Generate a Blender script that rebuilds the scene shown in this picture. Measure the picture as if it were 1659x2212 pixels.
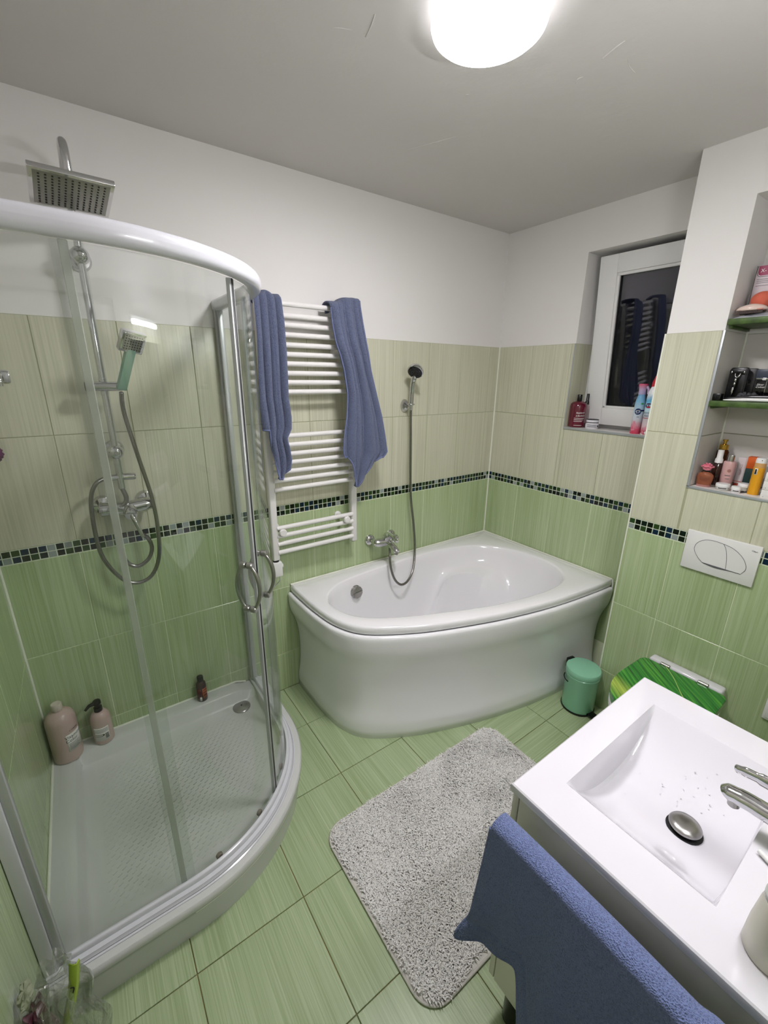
import bpy, bmesh, math, random
from math import sin, cos, pi, radians, sqrt, atan2
from mathutils import Vector, Matrix

random.seed(7)
for o in list(bpy.data.objects): bpy.data.objects.remove(o, do_unlink=True)
scene = bpy.context.scene
col = scene.collection

# ------------------------------------------------------------------ camera
CAM = Vector((-2.29847, -1.95604, 1.71205)); FPX = 919.73; IW, IH = 1659, 2212
RR = ((0.81542482, -0.57874748, 0.01156354), (-0.16759324, -0.25515659, -0.95226447), (0.55407117, 0.77456212, -0.30505519))
cd = bpy.data.cameras.new('camera'); cam = bpy.data.objects.new('camera', cd); col.objects.link(cam)
cd.sensor_fit = 'VERTICAL'; cd.sensor_height = 36; cd.lens = FPX / IH * 36; cd.clip_start = 0.02
rt, dn, fw = (Vector(r) for r in RR)
m = Matrix((rt, -dn, -fw)).transposed().to_4x4(); m.translation = CAM
cam.matrix_world = m
scene.camera = cam

# ------------------------------------------------------------------ world, exposure
w = bpy.data.worlds.new('night'); scene.world = w; w.use_nodes = True
w.node_tree.nodes['Background'].inputs[0].default_value = (0.02, 0.022, 0.03, 1)
w.node_tree.nodes['Background'].inputs[1].default_value = 0.3
vs = scene.view_settings
vs.view_transform = 'Standard'; vs.look = 'None'; vs.gamma = 1; vs.use_curve_mapping = False
vs.exposure = 0.42
CEIL_LAMP = 96.0      # emission of the ceiling dome
BAR_LAMP = 78.0       # emission of the mirror lamp

# ------------------------------------------------------------------ helpers
def at(u, v, ax, val):                      # a photo pixel onto the plane  axis = val
    r = rt * ((u - IW / 2) / FPX) + dn * ((v - IH / 2) / FPX) + fw
    i = 'xyz'.index(ax); t = (val - CAM[i]) / r[i]
    return CAM + r * t

def lin(h):
    h = h.lstrip('#'); c = [int(h[i:i+2], 16) / 255 for i in (0, 2, 4)]
    return tuple((x / 12.92 if x <= .04045 else ((x + .055) / 1.055) ** 2.4) for x in c) + (1,)

OFF = {}
def thing(name, label, cat, loc=(0, 0, 0), group=None, world=False, rotz=0, kind=None):
    o = bpy.data.objects.new(name, None); col.objects.link(o)
    o.empty_display_size = .05; o.location = loc; o.rotation_euler = (0, 0, rotz)
    tag(o, label, cat, group, kind)
    OFF[o.name] = Vector(loc) if world else Vector((0, 0, 0))
    return o
def tag(o, label=None, cat=None, group=None, kind=None):
    if label: o['label'] = label
    if cat: o['category'] = cat
    if group: o['group'] = group
    if kind: o['kind'] = kind
    return o
def link(name, me, mat, parent=None, smooth=False, loc=None):
    if mat is not None and not me.materials:
        for mm in (mat if isinstance(mat, (list, tuple)) else [mat]): me.materials.append(mm)
    o = bpy.data.objects.new(name, me); col.objects.link(o)
    if parent is not None: o.parent = parent
    if loc is not None: o.location = loc
    OFF[o.name] = OFF.get(parent.name, Vector((0, 0, 0))) if parent is not None else Vector((0, 0, 0))
    if smooth:
        me.polygons.foreach_set('use_smooth', [True] * len(me.polygons))
        if smooth != 'all':
            me.set_sharp_from_angle(angle=radians(smooth if isinstance(smooth, (int, float)) and smooth > 1 else 38))
    return o
def mk(name, verts, faces, mat, parent=None, smooth=False):
    off = OFF.get(parent.name, Vector((0, 0, 0))) if parent is not None else Vector((0, 0, 0))
    me = bpy.data.meshes.new(name)
    me.from_pydata([tuple(Vector(v) - off) for v in verts], [], faces); me.update()
    return link(name, me, mat, parent, smooth)
def bmk(name, bm, mat, parent=None, smooth=False):
    off = OFF.get(parent.name, Vector((0, 0, 0))) if parent is not None else Vector((0, 0, 0))
    bmesh.ops.recalc_face_normals(bm, faces=bm.faces)
    if off.length: bmesh.ops.translate(bm, verts=bm.verts, vec=-off)
    me = bpy.data.meshes.new(name); bm.to_mesh(me); bm.free()
    return link(name, me, mat, parent, smooth)
def bm_box(bm, lo, hi, M=None):
    vs = [bm.verts.new((x, y, z)) for x in (lo[0], hi[0]) for y in (lo[1], hi[1]) for z in (lo[2], hi[2])]
    for f in ((0, 1, 3, 2), (4, 6, 7, 5), (0, 4, 5, 1), (2, 3, 7, 6), (0, 2, 6, 4), (1, 5, 7, 3)): bm.faces.new([vs[i] for i in f])
    if M is not None:
        for v in vs: v.co = M @ v.co
    return vs
def box(name, lo, hi, mat, parent=None, bevel=0, seg=2, M=None):
    bm = bmesh.new(); bm_box(bm, lo, hi)
    if bevel: bmesh.ops.bevel(bm, geom=bm.edges[:], offset=bevel, segments=seg, affect='EDGES', profile=.5)
    if M is not None: bm.transform(M)
    return bmk(name, bm, mat, parent, smooth=bool(bevel))
def prism(name, outline, z0, z1, mat, parent=None, bevel=0, seg=2, M=None, smooth=True):
    bm = bmesh.new()
    a = [bm.verts.new((p[0], p[1], z0)) for p in outline]; b = [bm.verts.new((p[0], p[1], z1)) for p in outline]
    n = len(a); bm.faces.new(a[::-1]); bm.faces.new(b)
    for i in range(n): bm.faces.new((a[i], a[(i+1) % n], b[(i+1) % n], b[i]))
    if bevel:
        es = [e for e in bm.edges if abs(e.verts[0].co.z - e.verts[1].co.z) < 1e-6]
        bmesh.ops.bevel(bm, geom=es, offset=bevel, segments=seg, affect='EDGES', profile=.5)
    if M is not None: bm.transform(M)
    return bmk(name, bm, mat, parent, smooth=smooth)
def axisM(loc, d, up=None):                 # matrix whose local z points along d
    d = Vector(d).normalized(); q = d.to_track_quat('Z', 'Y').to_matrix().to_4x4()
    q.translation = Vector(loc); return q
def lathe(name, prof, mat, parent=None, loc=(0, 0, 0), d=(0, 0, 1), seg=32, smooth=40, sx=1, sy=1, M=None):
    if M is None: M = axisM(loc, d) if tuple(d) != (0, 0, 1) else Matrix.Translation(Vector(loc))
    bm = bmesh.new(); rings = []
    for r, z in prof:
        if r < 1e-6: rings.append([bm.verts.new(M @ Vector((0, 0, z)))])
        else: rings.append([bm.verts.new(M @ Vector((r * sx * cos(2*pi*i/seg), r * sy * sin(2*pi*i/seg), z))) for i in range(seg)])
    for A, B in zip(rings, rings[1:]):
        for i in range(seg):
            j = (i + 1) % seg
            if len(A) == 1 and len(B) == 1: continue
            if len(A) == 1: bm.faces.new((A[0], B[i], B[j]))
            elif len(B) == 1: bm.faces.new((A[i], A[j], B[0]))
            else: bm.faces.new((A[i], A[j], B[j], B[i]))
    if len(rings[0]) > 1: bm.faces.new(rings[0][::-1])
    if len(rings[-1]) > 1: bm.faces.new(rings[-1])
    return bmk(name, bm, mat, parent, smooth)
def cyl(name, p0, p1, r, mat, parent=None, seg=24, bev=None, r1=None):
    p0 = Vector(p0); p1 = Vector(p1); L = (p1 - p0).length; b = bev if bev is not None else min(r * .25, L * .2)
    r1 = r if r1 is None else r1
    return lathe(name, [(0, 0), (r - b, 0), (r, b), (r1, L - b), (r1 - b, L), (0, L)], mat, parent, p0, (p1 - p0), seg)
def cr(pts, n=8, closed=False):             # catmull-rom
    P = [Vector(p) for p in pts]; out = []; N = len(P)
    rng = range(N) if closed else range(N - 1)
    for i in rng:
        if closed: p0, p1, p2, p3 = P[i-1], P[i], P[(i+1) % N], P[(i+2) % N]
        else: p0, p1, p2, p3 = P[max(i-1, 0)], P[i], P[i+1], P[min(i+2, N-1)]
        for k in range(n):
            t = k / n
            out.append(.5 * ((2*p1) + (p2-p0)*t + (2*p0-5*p1+4*p2-p3)*t*t + (3*p1-p0-3*p2+p3)*t**3))
    if not closed: out.append(P[-1])
    return out
def bm_tube(bm, pts, r, seg=12, sx=1, closed=False, cap=True):
    P = [Vector(p) for p in pts]; n = len(P); rings = []; prev = None
    for i in range(n):
        if closed: t = P[(i+1) % n] - P[i-1]
        else: t = P[min(i+1, n-1)] - P[max(i-1, 0)]
        t.normalize()
        if prev is None:
            a = Vector((0, 0, 1)) if abs(t.z) < .9 else Vector((1, 0, 0))
            prev = (a - t * a.dot(t)).normalized()
        else: prev = (prev - t * prev.dot(t)).normalized()
        b = t.cross(prev); rr = r[i] if isinstance(r, (list, tuple)) else r
        rings.append([bm.verts.new(P[i] + (prev * cos(2*pi*k/seg) + b * sx * sin(2*pi*k/seg)) * rr) for k in range(seg)])
    for i in range(n if closed else n - 1):
        A, B = rings[i], rings[(i+1) % n]
        for k in range(seg): bm.faces.new((A[k], A[(k+1) % seg], B[(k+1) % seg], B[k]))
    if cap and not closed: bm.faces.new(rings[0][::-1]); bm.faces.new(rings[-1])
def tube(name, pts, r, mat, parent=None, seg=12, sx=1, closed=False, smooth=50):
    bm = bmesh.new(); bm_tube(bm, pts, r, seg, sx, closed); return bmk(name, bm, mat, parent, smooth)
def grid(name, rows, mat, parent=None, smooth='all', solid=0, sub=0, closeu=False, offset=0):
    nr, nc = len(rows), len(rows[0]); V = [p for r in rows for p in r]; F = []
    for i in range(nr - 1):
        for j in range(nc if closeu else nc - 1):
            k = (j + 1) % nc; F.append((i*nc+j, i*nc+k, (i+1)*nc+k, (i+1)*nc+j))
    o = mk(name, V, F, mat, parent, smooth)
    if solid:
        mo = o.modifiers.new('solid', 'SOLIDIFY'); mo.thickness = solid; mo.offset = offset
    if sub:
        mo = o.modifiers.new('sub', 'SUBSURF'); mo.levels = sub; mo.render_levels = sub
    return o
def rrect(x0, y0, x1, y1, r, n=6):
    out = []
    for cx, cy, a in ((x1-r, y1-r, 0), (x0+r, y1-r, pi/2), (x0+r, y0+r, pi), (x1-r, y0+r, 1.5*pi)):
        for k in range(n + 1): out.append((cx + r*cos(a + pi/2*k/n), cy + r*sin(a + pi/2*k/n)))
    return out
def text_mesh(s, size, depth=0):
    c = bpy.data.curves.new('t', 'FONT'); c.body = s; c.size = size; c.align_x = 'CENTER'; c.align_y = 'CENTER'; c.extrude = depth; c.resolution_u = 2
    o = bpy.data.objects.new('t', c); col.objects.link(o); bpy.context.view_layer.update()
    me = bpy.data.meshes.new_from_object(o); bpy.data.objects.remove(o); bpy.data.curves.remove(c)
    me.materials.clear(); return me
def flat_text(name, s, size, loc, right, up, mat, parent, sx=1, shear=0):
    me = text_mesh(s, size); r = Vector(right).normalized(); u = Vector(up).normalized(); off = OFF.get(parent.name, Vector((0, 0, 0)))
    for v in me.vertices: v.co = Vector(loc) - off + r * (v.co.x * sx + shear * v.co.y) + u * v.co.y
    return link(name, me, mat, parent)
def wrap_text(name, s, size, r, ang, z, mat, parent, tilt=0, sx=1, shear=0):
    me = text_mesh(s, size)
    bm = bmesh.new(); bm.from_mesh(me); bmesh.ops.subdivide_edges(bm, edges=[e for e in bm.edges if e.calc_length() > r * .25], cuts=2)
    for v in bm.verts:
        x, y = v.co.x * sx + shear * v.co.y, v.co.y
        a = ang + x / r; v.co = Vector((r * cos(a), r * sin(a), z + y + tilt * x))
    bm.to_mesh(me); bm.free(); return link(name, me, mat, parent)
def patch(name, r, a0, a1, z0, z1, mat, parent, n=12, th=.0004):   # printed label on a round body
    rows = [[(r*cos(a0+(a1-a0)*i/n), r*sin(a0+(a1-a0)*i/n), z) for i in range(n+1)] for z in (z0, z1)]
    rows2 = [[((r+th)*cos(a0+(a1-a0)*i/n), (r+th)*sin(a0+(a1-a0)*i/n), z) for i in range(n+1)] for z in (z0, z1)]
    V = [p for q in rows + rows2 for p in q]; k = n + 1; F = []
    for i in range(n):
        F.append((2*k+i, 2*k+i+1, 3*k+i+1, 3*k+i))
        F.append((k+i, 3*k+i, 3*k+i+1, k+i+1)); F.append((i+1, 2*k+i+1, 2*k+i, i))
    F.append((0, 2*k, 3*k, k)); F.append((n, k+n, 3*k+n, 2*k+n))
    return mk(name, V, F, mat, parent, 'all')

# ------------------------------------------------------------------ materials
def newmat(name):
    mt = bpy.data.materials.new(name); mt.use_nodes = True; nt = mt.node_tree
    return mt, nt, nt.nodes['Principled BSDF']
def N(nt, typ, **kw):
    n = nt.nodes.new(typ)
    for k, v in kw.items():
        if k.startswith('i_'): n.inputs[k[2:].replace('_', ' ')].default_value = v
        else: setattr(n, k, v)
    return n
def P(name, color, rough=.4, metal=0, coat=0, trans=0, ior=1.45, alpha=1, bump=None, sheen=0, var=0, sss=0):
    mt, nt, b = newmat(name)
    b.inputs['Base Color'].default_value = lin(color) if isinstance(color, str) else color
    b.inputs['Roughness'].default_value = rough; b.inputs['Metallic'].default_value = metal
    b.inputs['Coat Weight'].default_value = coat; b.inputs['Coat Roughness'].default_value = .05
    b.inputs['Transmission Weight'].default_value = trans; b.inputs['IOR'].default_value = ior
    b.inputs['Sheen Weight'].default_value = sheen; b.inputs['Alpha'].default_value = alpha
    if sss: b.inputs['Subsurface Weight'].default_value = sss; b.inputs['Subsurface Radius'].default_value = (.01, .01, .01)
    if bump or var:
        tc = N(nt, 'ShaderNodeTexCoord')
    if bump:
        sc, st = bump[0], bump[1]; di = bump[2] if len(bump) > 2 else .002
        ns = N(nt, 'ShaderNodeTexNoise'); ns.inputs['Scale'].default_value = sc; ns.inputs['Detail'].default_value = 4
        nt.links.new(tc.outputs['Object'], ns.inputs['Vector'])
        bp = N(nt, 'ShaderNodeBump'); bp.inputs['Strength'].default_value = st; bp.inputs['Distance'].default_value = di
        nt.links.new(ns.outputs['Fac'], bp.inputs['Height']); nt.links.new(bp.outputs['Normal'], b.inputs['Normal'])
    if var:
        ns2 = N(nt, 'ShaderNodeTexNoise'); ns2.inputs['Scale'].default_value = var[0]; ns2.inputs['Detail'].default_value = 5
        nt.links.new(tc.outputs['Object'], ns2.inputs['Vector'])
        rp = N(nt, 'ShaderNodeValToRGB'); rp.color_ramp.elements[0].position = .35; rp.color_ramp.elements[1].position = .65
        rp.color_ramp.elements[0].color = lin(var[1]); rp.color_ramp.elements[1].color = lin(color)
        nt.links.new(ns2.outputs['Fac'], rp.inputs['Fac']); nt.links.new(rp.outputs['Color'], b.inputs['Base Color'])
    return mt
def tile_mat(name, dark, mid, light, rough=.22, along='z', freq=170, band=9, bumpst=.25):
    mt, nt, b = newmat(name)
    tc = N(nt, 'ShaderNodeTexCoord'); oi = N(nt, 'ShaderNodeObjectInfo')
    mul = N(nt, 'ShaderNodeVectorMath', operation='SCALE'); mul.inputs[0].default_value = (37, 11, 23)
    nt.links.new(oi.outputs['Random'], mul.inputs['Scale'])
    add = N(nt, 'ShaderNodeVectorMath', operation='ADD'); nt.links.new(tc.outputs['Object'], add.inputs[0]); nt.links.new(mul.outputs[0], add.inputs[1])
    def strk(fx, fz, detail):
        mp = N(nt, 'ShaderNodeVectorMath', operation='MULTIPLY')
        mp.inputs[1].default_value = (fx, 1, fz) if along == 'z' else (fx, fz, 1)
        nt.links.new(add.outputs[0], mp.inputs[0])
        ns = N(nt, 'ShaderNodeTexNoise'); ns.inputs['Scale'].default_value = 1; ns.inputs['Detail'].default_value = detail
        nt.links.new(mp.outputs[0], ns.inputs['Vector']); return ns
    f1 = strk(freq, 2.2, 3); f2 = strk(band, .6, 2)
    mix = N(nt, 'ShaderNodeMath', operation='MULTIPLY_ADD'); mix.inputs[1].default_value = .72
    m2 = N(nt, 'ShaderNodeMath', operation='MULTIPLY'); m2.inputs[1].default_value = .28
    nt.links.new(f2.outputs['Fac'], m2.inputs[0]); nt.links.new(f1.outputs['Fac'], mix.inputs[0]); nt.links.new(m2.outputs[0], mix.inputs[2])
    rp = N(nt, 'ShaderNodeValToRGB'); e = rp.color_ramp.elements
    e[0].position = .36; e[0].color = lin(dark); e[1].position = .66; e[1].color = lin(light)
    q = e.new(.5); q.color = lin(mid)
    nt.links.new(mix.outputs[0], rp.inputs['Fac']); nt.links.new(rp.outputs['Color'], b.inputs['Base Color'])
    bp = N(nt, 'ShaderNodeBump'); bp.inputs['Strength'].default_value = bumpst; bp.inputs['Distance'].default_value = .0006
    nt.links.new(f1.outputs['Fac'], bp.inputs['Height']); nt.links.new(bp.outputs['Normal'], b.inputs['Normal'])
    b.inputs['Roughness'].default_value = rough; b.inputs['Specular IOR Level'].default_value = .5
    return mt
def glass_mat(name, tint=(.95, .98, .96), base=.04, gain=.75, rough=0.0):
    mt, nt, b = newmat(name); nt.nodes.remove(b); out = nt.nodes['Material Output']
    tr = N(nt, 'ShaderNodeBsdfTransparent'); tr.inputs[0].default_value = tint + (1,)
    gl = N(nt, 'ShaderNodeBsdfGlossy'); gl.inputs['Roughness'].default_value = rough; gl.inputs[0].default_value = (1, 1, 1, 1)
    lw = N(nt, 'ShaderNodeLayerWeight'); lw.inputs['Blend'].default_value = .5
    pw = N(nt, 'ShaderNodeMath', operation='POWER'); pw.inputs[1].default_value = 5
    ma = N(nt, 'ShaderNodeMath', operation='MULTIPLY_ADD'); ma.inputs[1].default_value = gain; ma.inputs[2].default_value = base
    mx = N(nt, 'ShaderNodeMixShader')
    nt.links.new(lw.outputs['Facing'], pw.inputs[0]); nt.links.new(pw.outputs[0], ma.inputs[0]); nt.links.new(ma.outputs[0], mx.inputs[0])
    nt.links.new(tr.outputs[0], mx.inputs[1]); nt.links.new(gl.outputs[0], mx.inputs[2]); nt.links.new(mx.outputs[0], out.inputs[0])
    return mt
def emit(name, color, s):
    mt, nt, b = newmat(name); nt.nodes.remove(b); e = N(nt, 'ShaderNodeEmission'); e.inputs[0].default_value = color + (1,); e.inputs[1].default_value = s
    nt.links.new(e.outputs[0], nt.nodes['Material Output'].inputs[0]); return mt
def terry(name, color, dark):
    mt, nt, b = newmat(name); tc = N(nt, 'ShaderNodeTexCoord')
    ns = N(nt, 'ShaderNodeTexNoise'); ns.inputs['Scale'].default_value = 260; ns.inputs['Detail'].default_value = 3
    vo = N(nt, 'ShaderNodeTexVoronoi'); vo.inputs['Scale'].default_value = 420
    for n_ in (ns, vo): nt.links.new(tc.outputs['Object'], n_.inputs['Vector'])
    ad = N(nt, 'ShaderNodeMath', operation='ADD'); nt.links.new(ns.outputs['Fac'], ad.inputs[0]); nt.links.new(vo.outputs['Distance'], ad.inputs[1])
    rp = N(nt, 'ShaderNodeValToRGB'); rp.color_ramp.elements[0].position = .55; rp.color_ramp.elements[1].position = 1.0
    rp.color_ramp.elements[0].color = lin(dark); rp.color_ramp.elements[1].color = lin(color)
    nt.links.new(ad.outputs[0], rp.inputs['Fac']); nt.links.new(rp.outputs['Color'], b.inputs['Base Color'])
    bp = N(nt, 'ShaderNodeBump'); bp.inputs['Strength'].default_value = .9; bp.inputs['Distance'].default_value = .003
    nt.links.new(ad.outputs[0], bp.inputs['Height']); nt.links.new(bp.outputs['Normal'], b.inputs['Normal'])
    b.inputs['Roughness'].default_value = .95; b.inputs['Sheen Weight'].default_value = .12; b.inputs['Sheen Roughness'].default_value = .5
    return mt

M_plaster = P('wall_paint', '#e2e0dd', .8, bump=(9, .25, .004))
M_ceil = P('ceiling_paint', '#cfccc9', .85, bump=(14, .35, .006))
M_grout = P('grout', '#9fa084', .9)
M_grout_l = P('grout_light', '#dbe2c6', .9)
M_beige = tile_mat('beige_tile', '#babaa3', '#c4c4ad', '#cdcdb8', .2)
M_green = tile_mat('green_tile', '#9cad80', '#a8b98e', '#b5c59d', .2)
M_floor = tile_mat('floor_tile', '#95a67c', '#a2b38b', '#b2c29d', .3, along='y', freq=240, band=14, bumpst=.35)
M_fgrout = P('floor_grout', '#6c7350', .9, var=(6, '#8f7d4e'))
M_mos = [P('mosaic_black', '#10180f', .08), P('mosaic_green', '#2c4420', .08), P('mosaic_blue', '#12283c', .08), P('mosaic_grey', '#8f9896', .12), P('mosaic_dark', '#0d1c16', .08)]
M_mgrout = P('mosaic_grout', '#cdd5c0', .8)
M_chrome = P('chrome', '#d0d0d2', .07, 1)
M_chrome_r = P('brushed_steel', '#a9a7a4', .28, 1)
M_hose = P('hose_metal', '#8e8c88', .25, 1)
M_white = P('white_acrylic', '#eeedf0', .09, coat=.3)
M_panel = P('white_tub_panel', '#eeeef1', .10, coat=.2)
M_ceram = P('white_ceramic', '#d9d7dd', .07, coat=.5)
M_tray = P('shower_tray_acrylic', '#cbccca', .2)
M_enamel = P('white_enamel', '#e4e2e0', .3)
M_pvc = P('white_plastic', '#dfdfdd', .35)
M_lacq = P('white_lacquer', '#dcd8da', .25)
M_caulk = P('white_caulk', '#e0e2d4', .6)
M_alu = P('white_coated_aluminium', '#cfd0d6', .2, coat=.3)
M_alug = P('grey_aluminium', '#b2b5b4', .3, .25)
M_seal = P('clear_seal', '#b9bfb4', .35, alpha=.45)
M_dseal = P('dark_magnetic_seal', '#17171b', .4)
M_rubber = P('black_rubber', '#101011', .5)
M_black = P('black_plastic', '#0c0c0e', .25)
M_glass = glass_mat('shower_glass', (.952, .968, .957), .035, .6)
M_wglass = glass_mat('window_glass', (.70, .70, .74), .05, .7)
M_towel = terry('blue_terry', '#626b88', '#3c435d')
M_towel2 = terry('blue_towel', '#6c7aa6', '#4a557c')
M_hem = P('towel_hem', '#656e92', .9, bump=(300, .5, .001))
M_edge = P('metal_trim', '#a9aeb0', .35, .4)
M_label = P('white_label', '#dcdad6', .6)
M_ink = P('black_ink', '#1a1a1c', .7)
M_inkw = P('white_ink', '#e6e4e2', .7)
M_inkg = P('grey_ink', '#6a6a6e', .7)
# ------------------------------------------------------------------ room measures (metres)
XL, YF, ZC = -2.617, -2.03, 2.526
ZT, ZB, ZM1, ZM0, G1, G2 = 1.8916, 1.4916, 1.0869, 1.033, .6348, .234
XC, YC = -.2303, -1.0721                    # boxed-in cistern wall: face and corner
NY0, NY1, NZ0, NZ1 = -1.277, -1.72, 1.283, 2.332   # shelf niche in it
WY0, WY1, WZ0, WZ1 = -.526, -1.25, 1.4425, 2.3296  # window niche
TW = .2542; XA0 = -.0856; YB0 = -.2495; YC0 = -1.2708

def wall_mesh(name, boxes, mats):
    bm = bmesh.new()
    for lo, hi, mi in boxes:
        k = len(bm.faces); bm_box(bm, lo, hi); bm.faces.ensure_lookup_table()
        for f in bm.faces[k:]: f.material_index = mi
    o = bmk(name, bm, mats); o['kind'] = 'structure'; return o

wm = [M_grout_l, M_plaster, M_grout]
wall_back = wall_mesh('wall_back', [((XL-.12, .0016, 0), (.35, .13, ZM0), 0), ((XL-.12, .0016, ZM0), (.35, .13, ZT), 2), ((XL-.12, .0015, ZT), (.35, .13, ZC+.1), 1)], wm)
wall_left = wall_mesh('wall_left', [((XL-.12, YF-.1, 0), (XL-.0016, 0, ZM0), 0), ((XL-.12, YF-.1, ZM0), (XL-.0016, 0, ZT), 2), ((XL-.12, YF-.1, ZT), (XL-.0015, 0, ZC+.1), 1)], wm)
wr = []
for y0, y1, z0, z1 in ((WY0, .13, 0, ZC+.1), (WY1, WY0, 0, WZ0), (WY1, WY0, WZ1, ZC+.1), (YF-.1, WY1, 0, ZC+.1)):
    lo, hi = min(y0, y1), max(y0, y1)
    for a, b, mi, dx in ((0, ZM0, 0, .0016), (ZM0, ZT, 2, .0016), (ZT, ZC+.1, 1, .0015)):
        c, d = max(a, z0), min(b, z1)
        if d > c: wr.append(((dx, lo, c), (.30, hi, d), mi))
wall_right = wall_mesh('wall_right', wr, wm)
wb = []
for y0, y1, z0, z1 in ((NY0, YC, 0, ZC+.05), (NY1, NY0, 0, NZ0), (NY1, NY0, NZ1, ZC+.05), (YF, NY1, 0, ZC+.05)):
    for a, b, mi, dx in ((0, ZM0, 0, .0016), (ZM0, ZT, 2, .0016), (ZT, ZC+.05, 1, .0015)):
        c, d = max(a, z0), min(b, z1)
        if d > c: wb.append(((XC+dx, y0, c), (.02, y1 - (dx if y1 == YC else 0), d), mi))
wall_box = wall_mesh('wall_cistern', wb, wm)
DX0, DX1, DZ = -2.56, -1.80, 2.02           # doorway behind the camera
wall_front = wall_mesh('wall_front', [((XL-.1, YF-.1, 0), (DX0, YF, ZT), 3), ((DX1, YF-.1, 0), (.3, YF, ZM0), 4), ((DX1, YF-.1, ZM0), (.3, YF, ZT), 3), ((DX1, YF-.1, ZT), (.3, YF, ZC), 1),
    ((XL-.1, YF-.1, ZT), (DX0, YF, ZC), 1), ((DX0, YF-.1, DZ), (DX1, YF, ZC), 1)], wm + [M_beige, M_green])
door = box('door_1', (DX0, YF-.09, .005), (DX1, YF-.05, DZ), M_lacq, None, .003); door['kind'] = 'structure'
for y0_, y1_, z0_, z1_ in ((.1, .66, .15, .85), (.1, .66, 1.0, 1.85)):
    box('door_panel', (DX0+y0_, YF-.05, z0_), (DX0+y1_, YF-.044, z1_), M_lacq, door, .003)
lathe('door_handle', [(0, 0), (.025, 0), (.025, .006), (.01, .008), (.01, .04), (0, .04)], M_chrome_r, door, (DX0+.07, YF-.05, 1.02), (0, 1, 0))
ceiling = wall_mesh('ceiling', [((XL-.12, YF-.1, ZC), (.35, .13, ZC+.1), 0)], [M_ceil])
floor = wall_mesh('floor', [((XL-.12, YF-.12, -.1), (.35, .13, -.004), 0)], [M_fgrout])

# trowel ridges and scratches left in the ceiling paint
def ridge(pts, r):
    bm = bmesh.new(); bm_tube(bm, cr(pts, 5), r, 6); bmk('plaster_ridge', bm, M_ceil, ceiling, 'all')
for a, b, r in (((1350, 88), (1300, 128), .0022), ((985, 295), (875, 325), .0014), ((810, 30), (790, 80), .002), ((760, 65), (715, 62), .0014), ((1262, 166), (1243, 180), .0015), ((1015, 206), (1000, 212), .0012), ((1375, 160), (1355, 120), .001)):
    p, q = at(a[0], a[1], 'z', ZC), at(b[0], b[1], 'z', ZC); m_ = (p + q) / 2 + Vector((random.uniform(-.01, .01), random.uniform(-.01, .01), 0))
    ridge([p + Vector((0, 0, .001)), m_, q + Vector((0, 0, .001))], r)

# ------------------------------------------------------------------ wall tiles, one object each
TC = {}
def tile_mesh(wd, ht, mat, th=.0048, bev=.0009, horiz=False):
    k = (round(wd, 4), round(ht, 4), mat.name, th, horiz)
    if k not in TC:
        bm = bmesh.new()
        if horiz: bm_box(bm, (-wd/2, -ht/2, -th), (wd/2, ht/2, 0)); fr = [e for e in bm.edges if all(v.co.z > -1e-6 for v in e.verts)]
        else: bm_box(bm, (-wd/2, 0, -ht/2), (wd/2, th, ht/2)); fr = [e for e in bm.edges if all(v.co.y < 1e-6 for v in e.verts)]
        bmesh.ops.bevel(bm, geom=fr, offset=bev, segments=1, affect='EDGES')
        bmesh.ops.recalc_face_normals(bm, faces=bm.faces)
        me = bpy.data.meshes.new('tile'); bm.to_mesh(me); bm.free(); me.materials.append(mat); TC[k] = me
    return TC[k]
def put_tile(name, wall, mat, s0, s1, z0, z1, place, gap=.0028, jit=.0006, th=.0048):
    wd, ht = s1 - s0 - gap, z1 - z0 - gap
    if wd < .004 or ht < .004: return
    o = bpy.data.objects.new(name, tile_mesh(wd, ht, mat, th)); col.objects.link(o); o.parent = wall
    (x, y, z), a = place((s0 + s1) / 2, (z0 + z1) / 2)
    d = random.uniform(-jit, jit)
    o.location = (x + d * -sin(a) , y + d * cos(a), z); o.rotation_euler = (0, 0, a)
    return o
placeA = lambda s, z: ((s, 0, z), 0)
placeB = lambda s, z: ((0, s, z), -pi/2)
placeC = lambda s, z: ((XC, s, z), -pi/2)
placeL = lambda s, z: ((XL, s, z), pi/2)
ROWS = ((0.0, G2, M_green), (G2, G1, M_green), (G1, ZM0, M_green), (ZM1, ZB, M_beige), (ZB, ZT, M_beige))
def run_tiles(wall, place, joints, skip=lambda s0, s1, z0, z1: False, cuts=None, nm='wall_tile'):
    js = sorted(joints)
    for s0, s1 in zip(js, js[1:]):
        for z0, z1, mt in ROWS:
            rects = [(s0, s1, z0, z1)]
            if cuts:
                cs0, cs1, cz0, cz1 = cuts; new = []
                for a, b, c, d in rects:
                    if b <= cs0 or a >= cs1 or d <= cz0 or c >= cz1: new.append((a, b, c, d)); continue
                    if a < cs0: new.append((a, cs0, c, d)); 
                    if b > cs1: new.append((cs1, b, c, d))
                    aa, bb = max(a, cs0), min(b, cs1)
                    if c < cz0: new.append((aa, bb, c, cz0))
                    if d > cz1: new.append((aa, bb, cz1, d))
                rects = new
            for r in rects:
                if not skip(*r): put_tile(nm, wall, mt, *r, place)
jA = [0] + [XA0 - TW*k for k in range(11) if XA0 - TW*k > XL + .01] + [XL]
run_tiles(wall_back, placeA, jA, lambda a, b, c, d: a > -1.47 and d < .64)
jB = [0, YB0, YB0-TW, YB0-2*TW, YC]
run_tiles(wall_right, placeB, jB, lambda a, b, c, d: d < .3 and b > -.9, cuts=(-1.3, WY0, WZ0, 3))
jC = [YC, YC0, YC0-TW, YC0-2*TW, YF]
run_tiles(wall_box, placeC, jC, cuts=(NY1, NY0, NZ0, 3))
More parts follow.
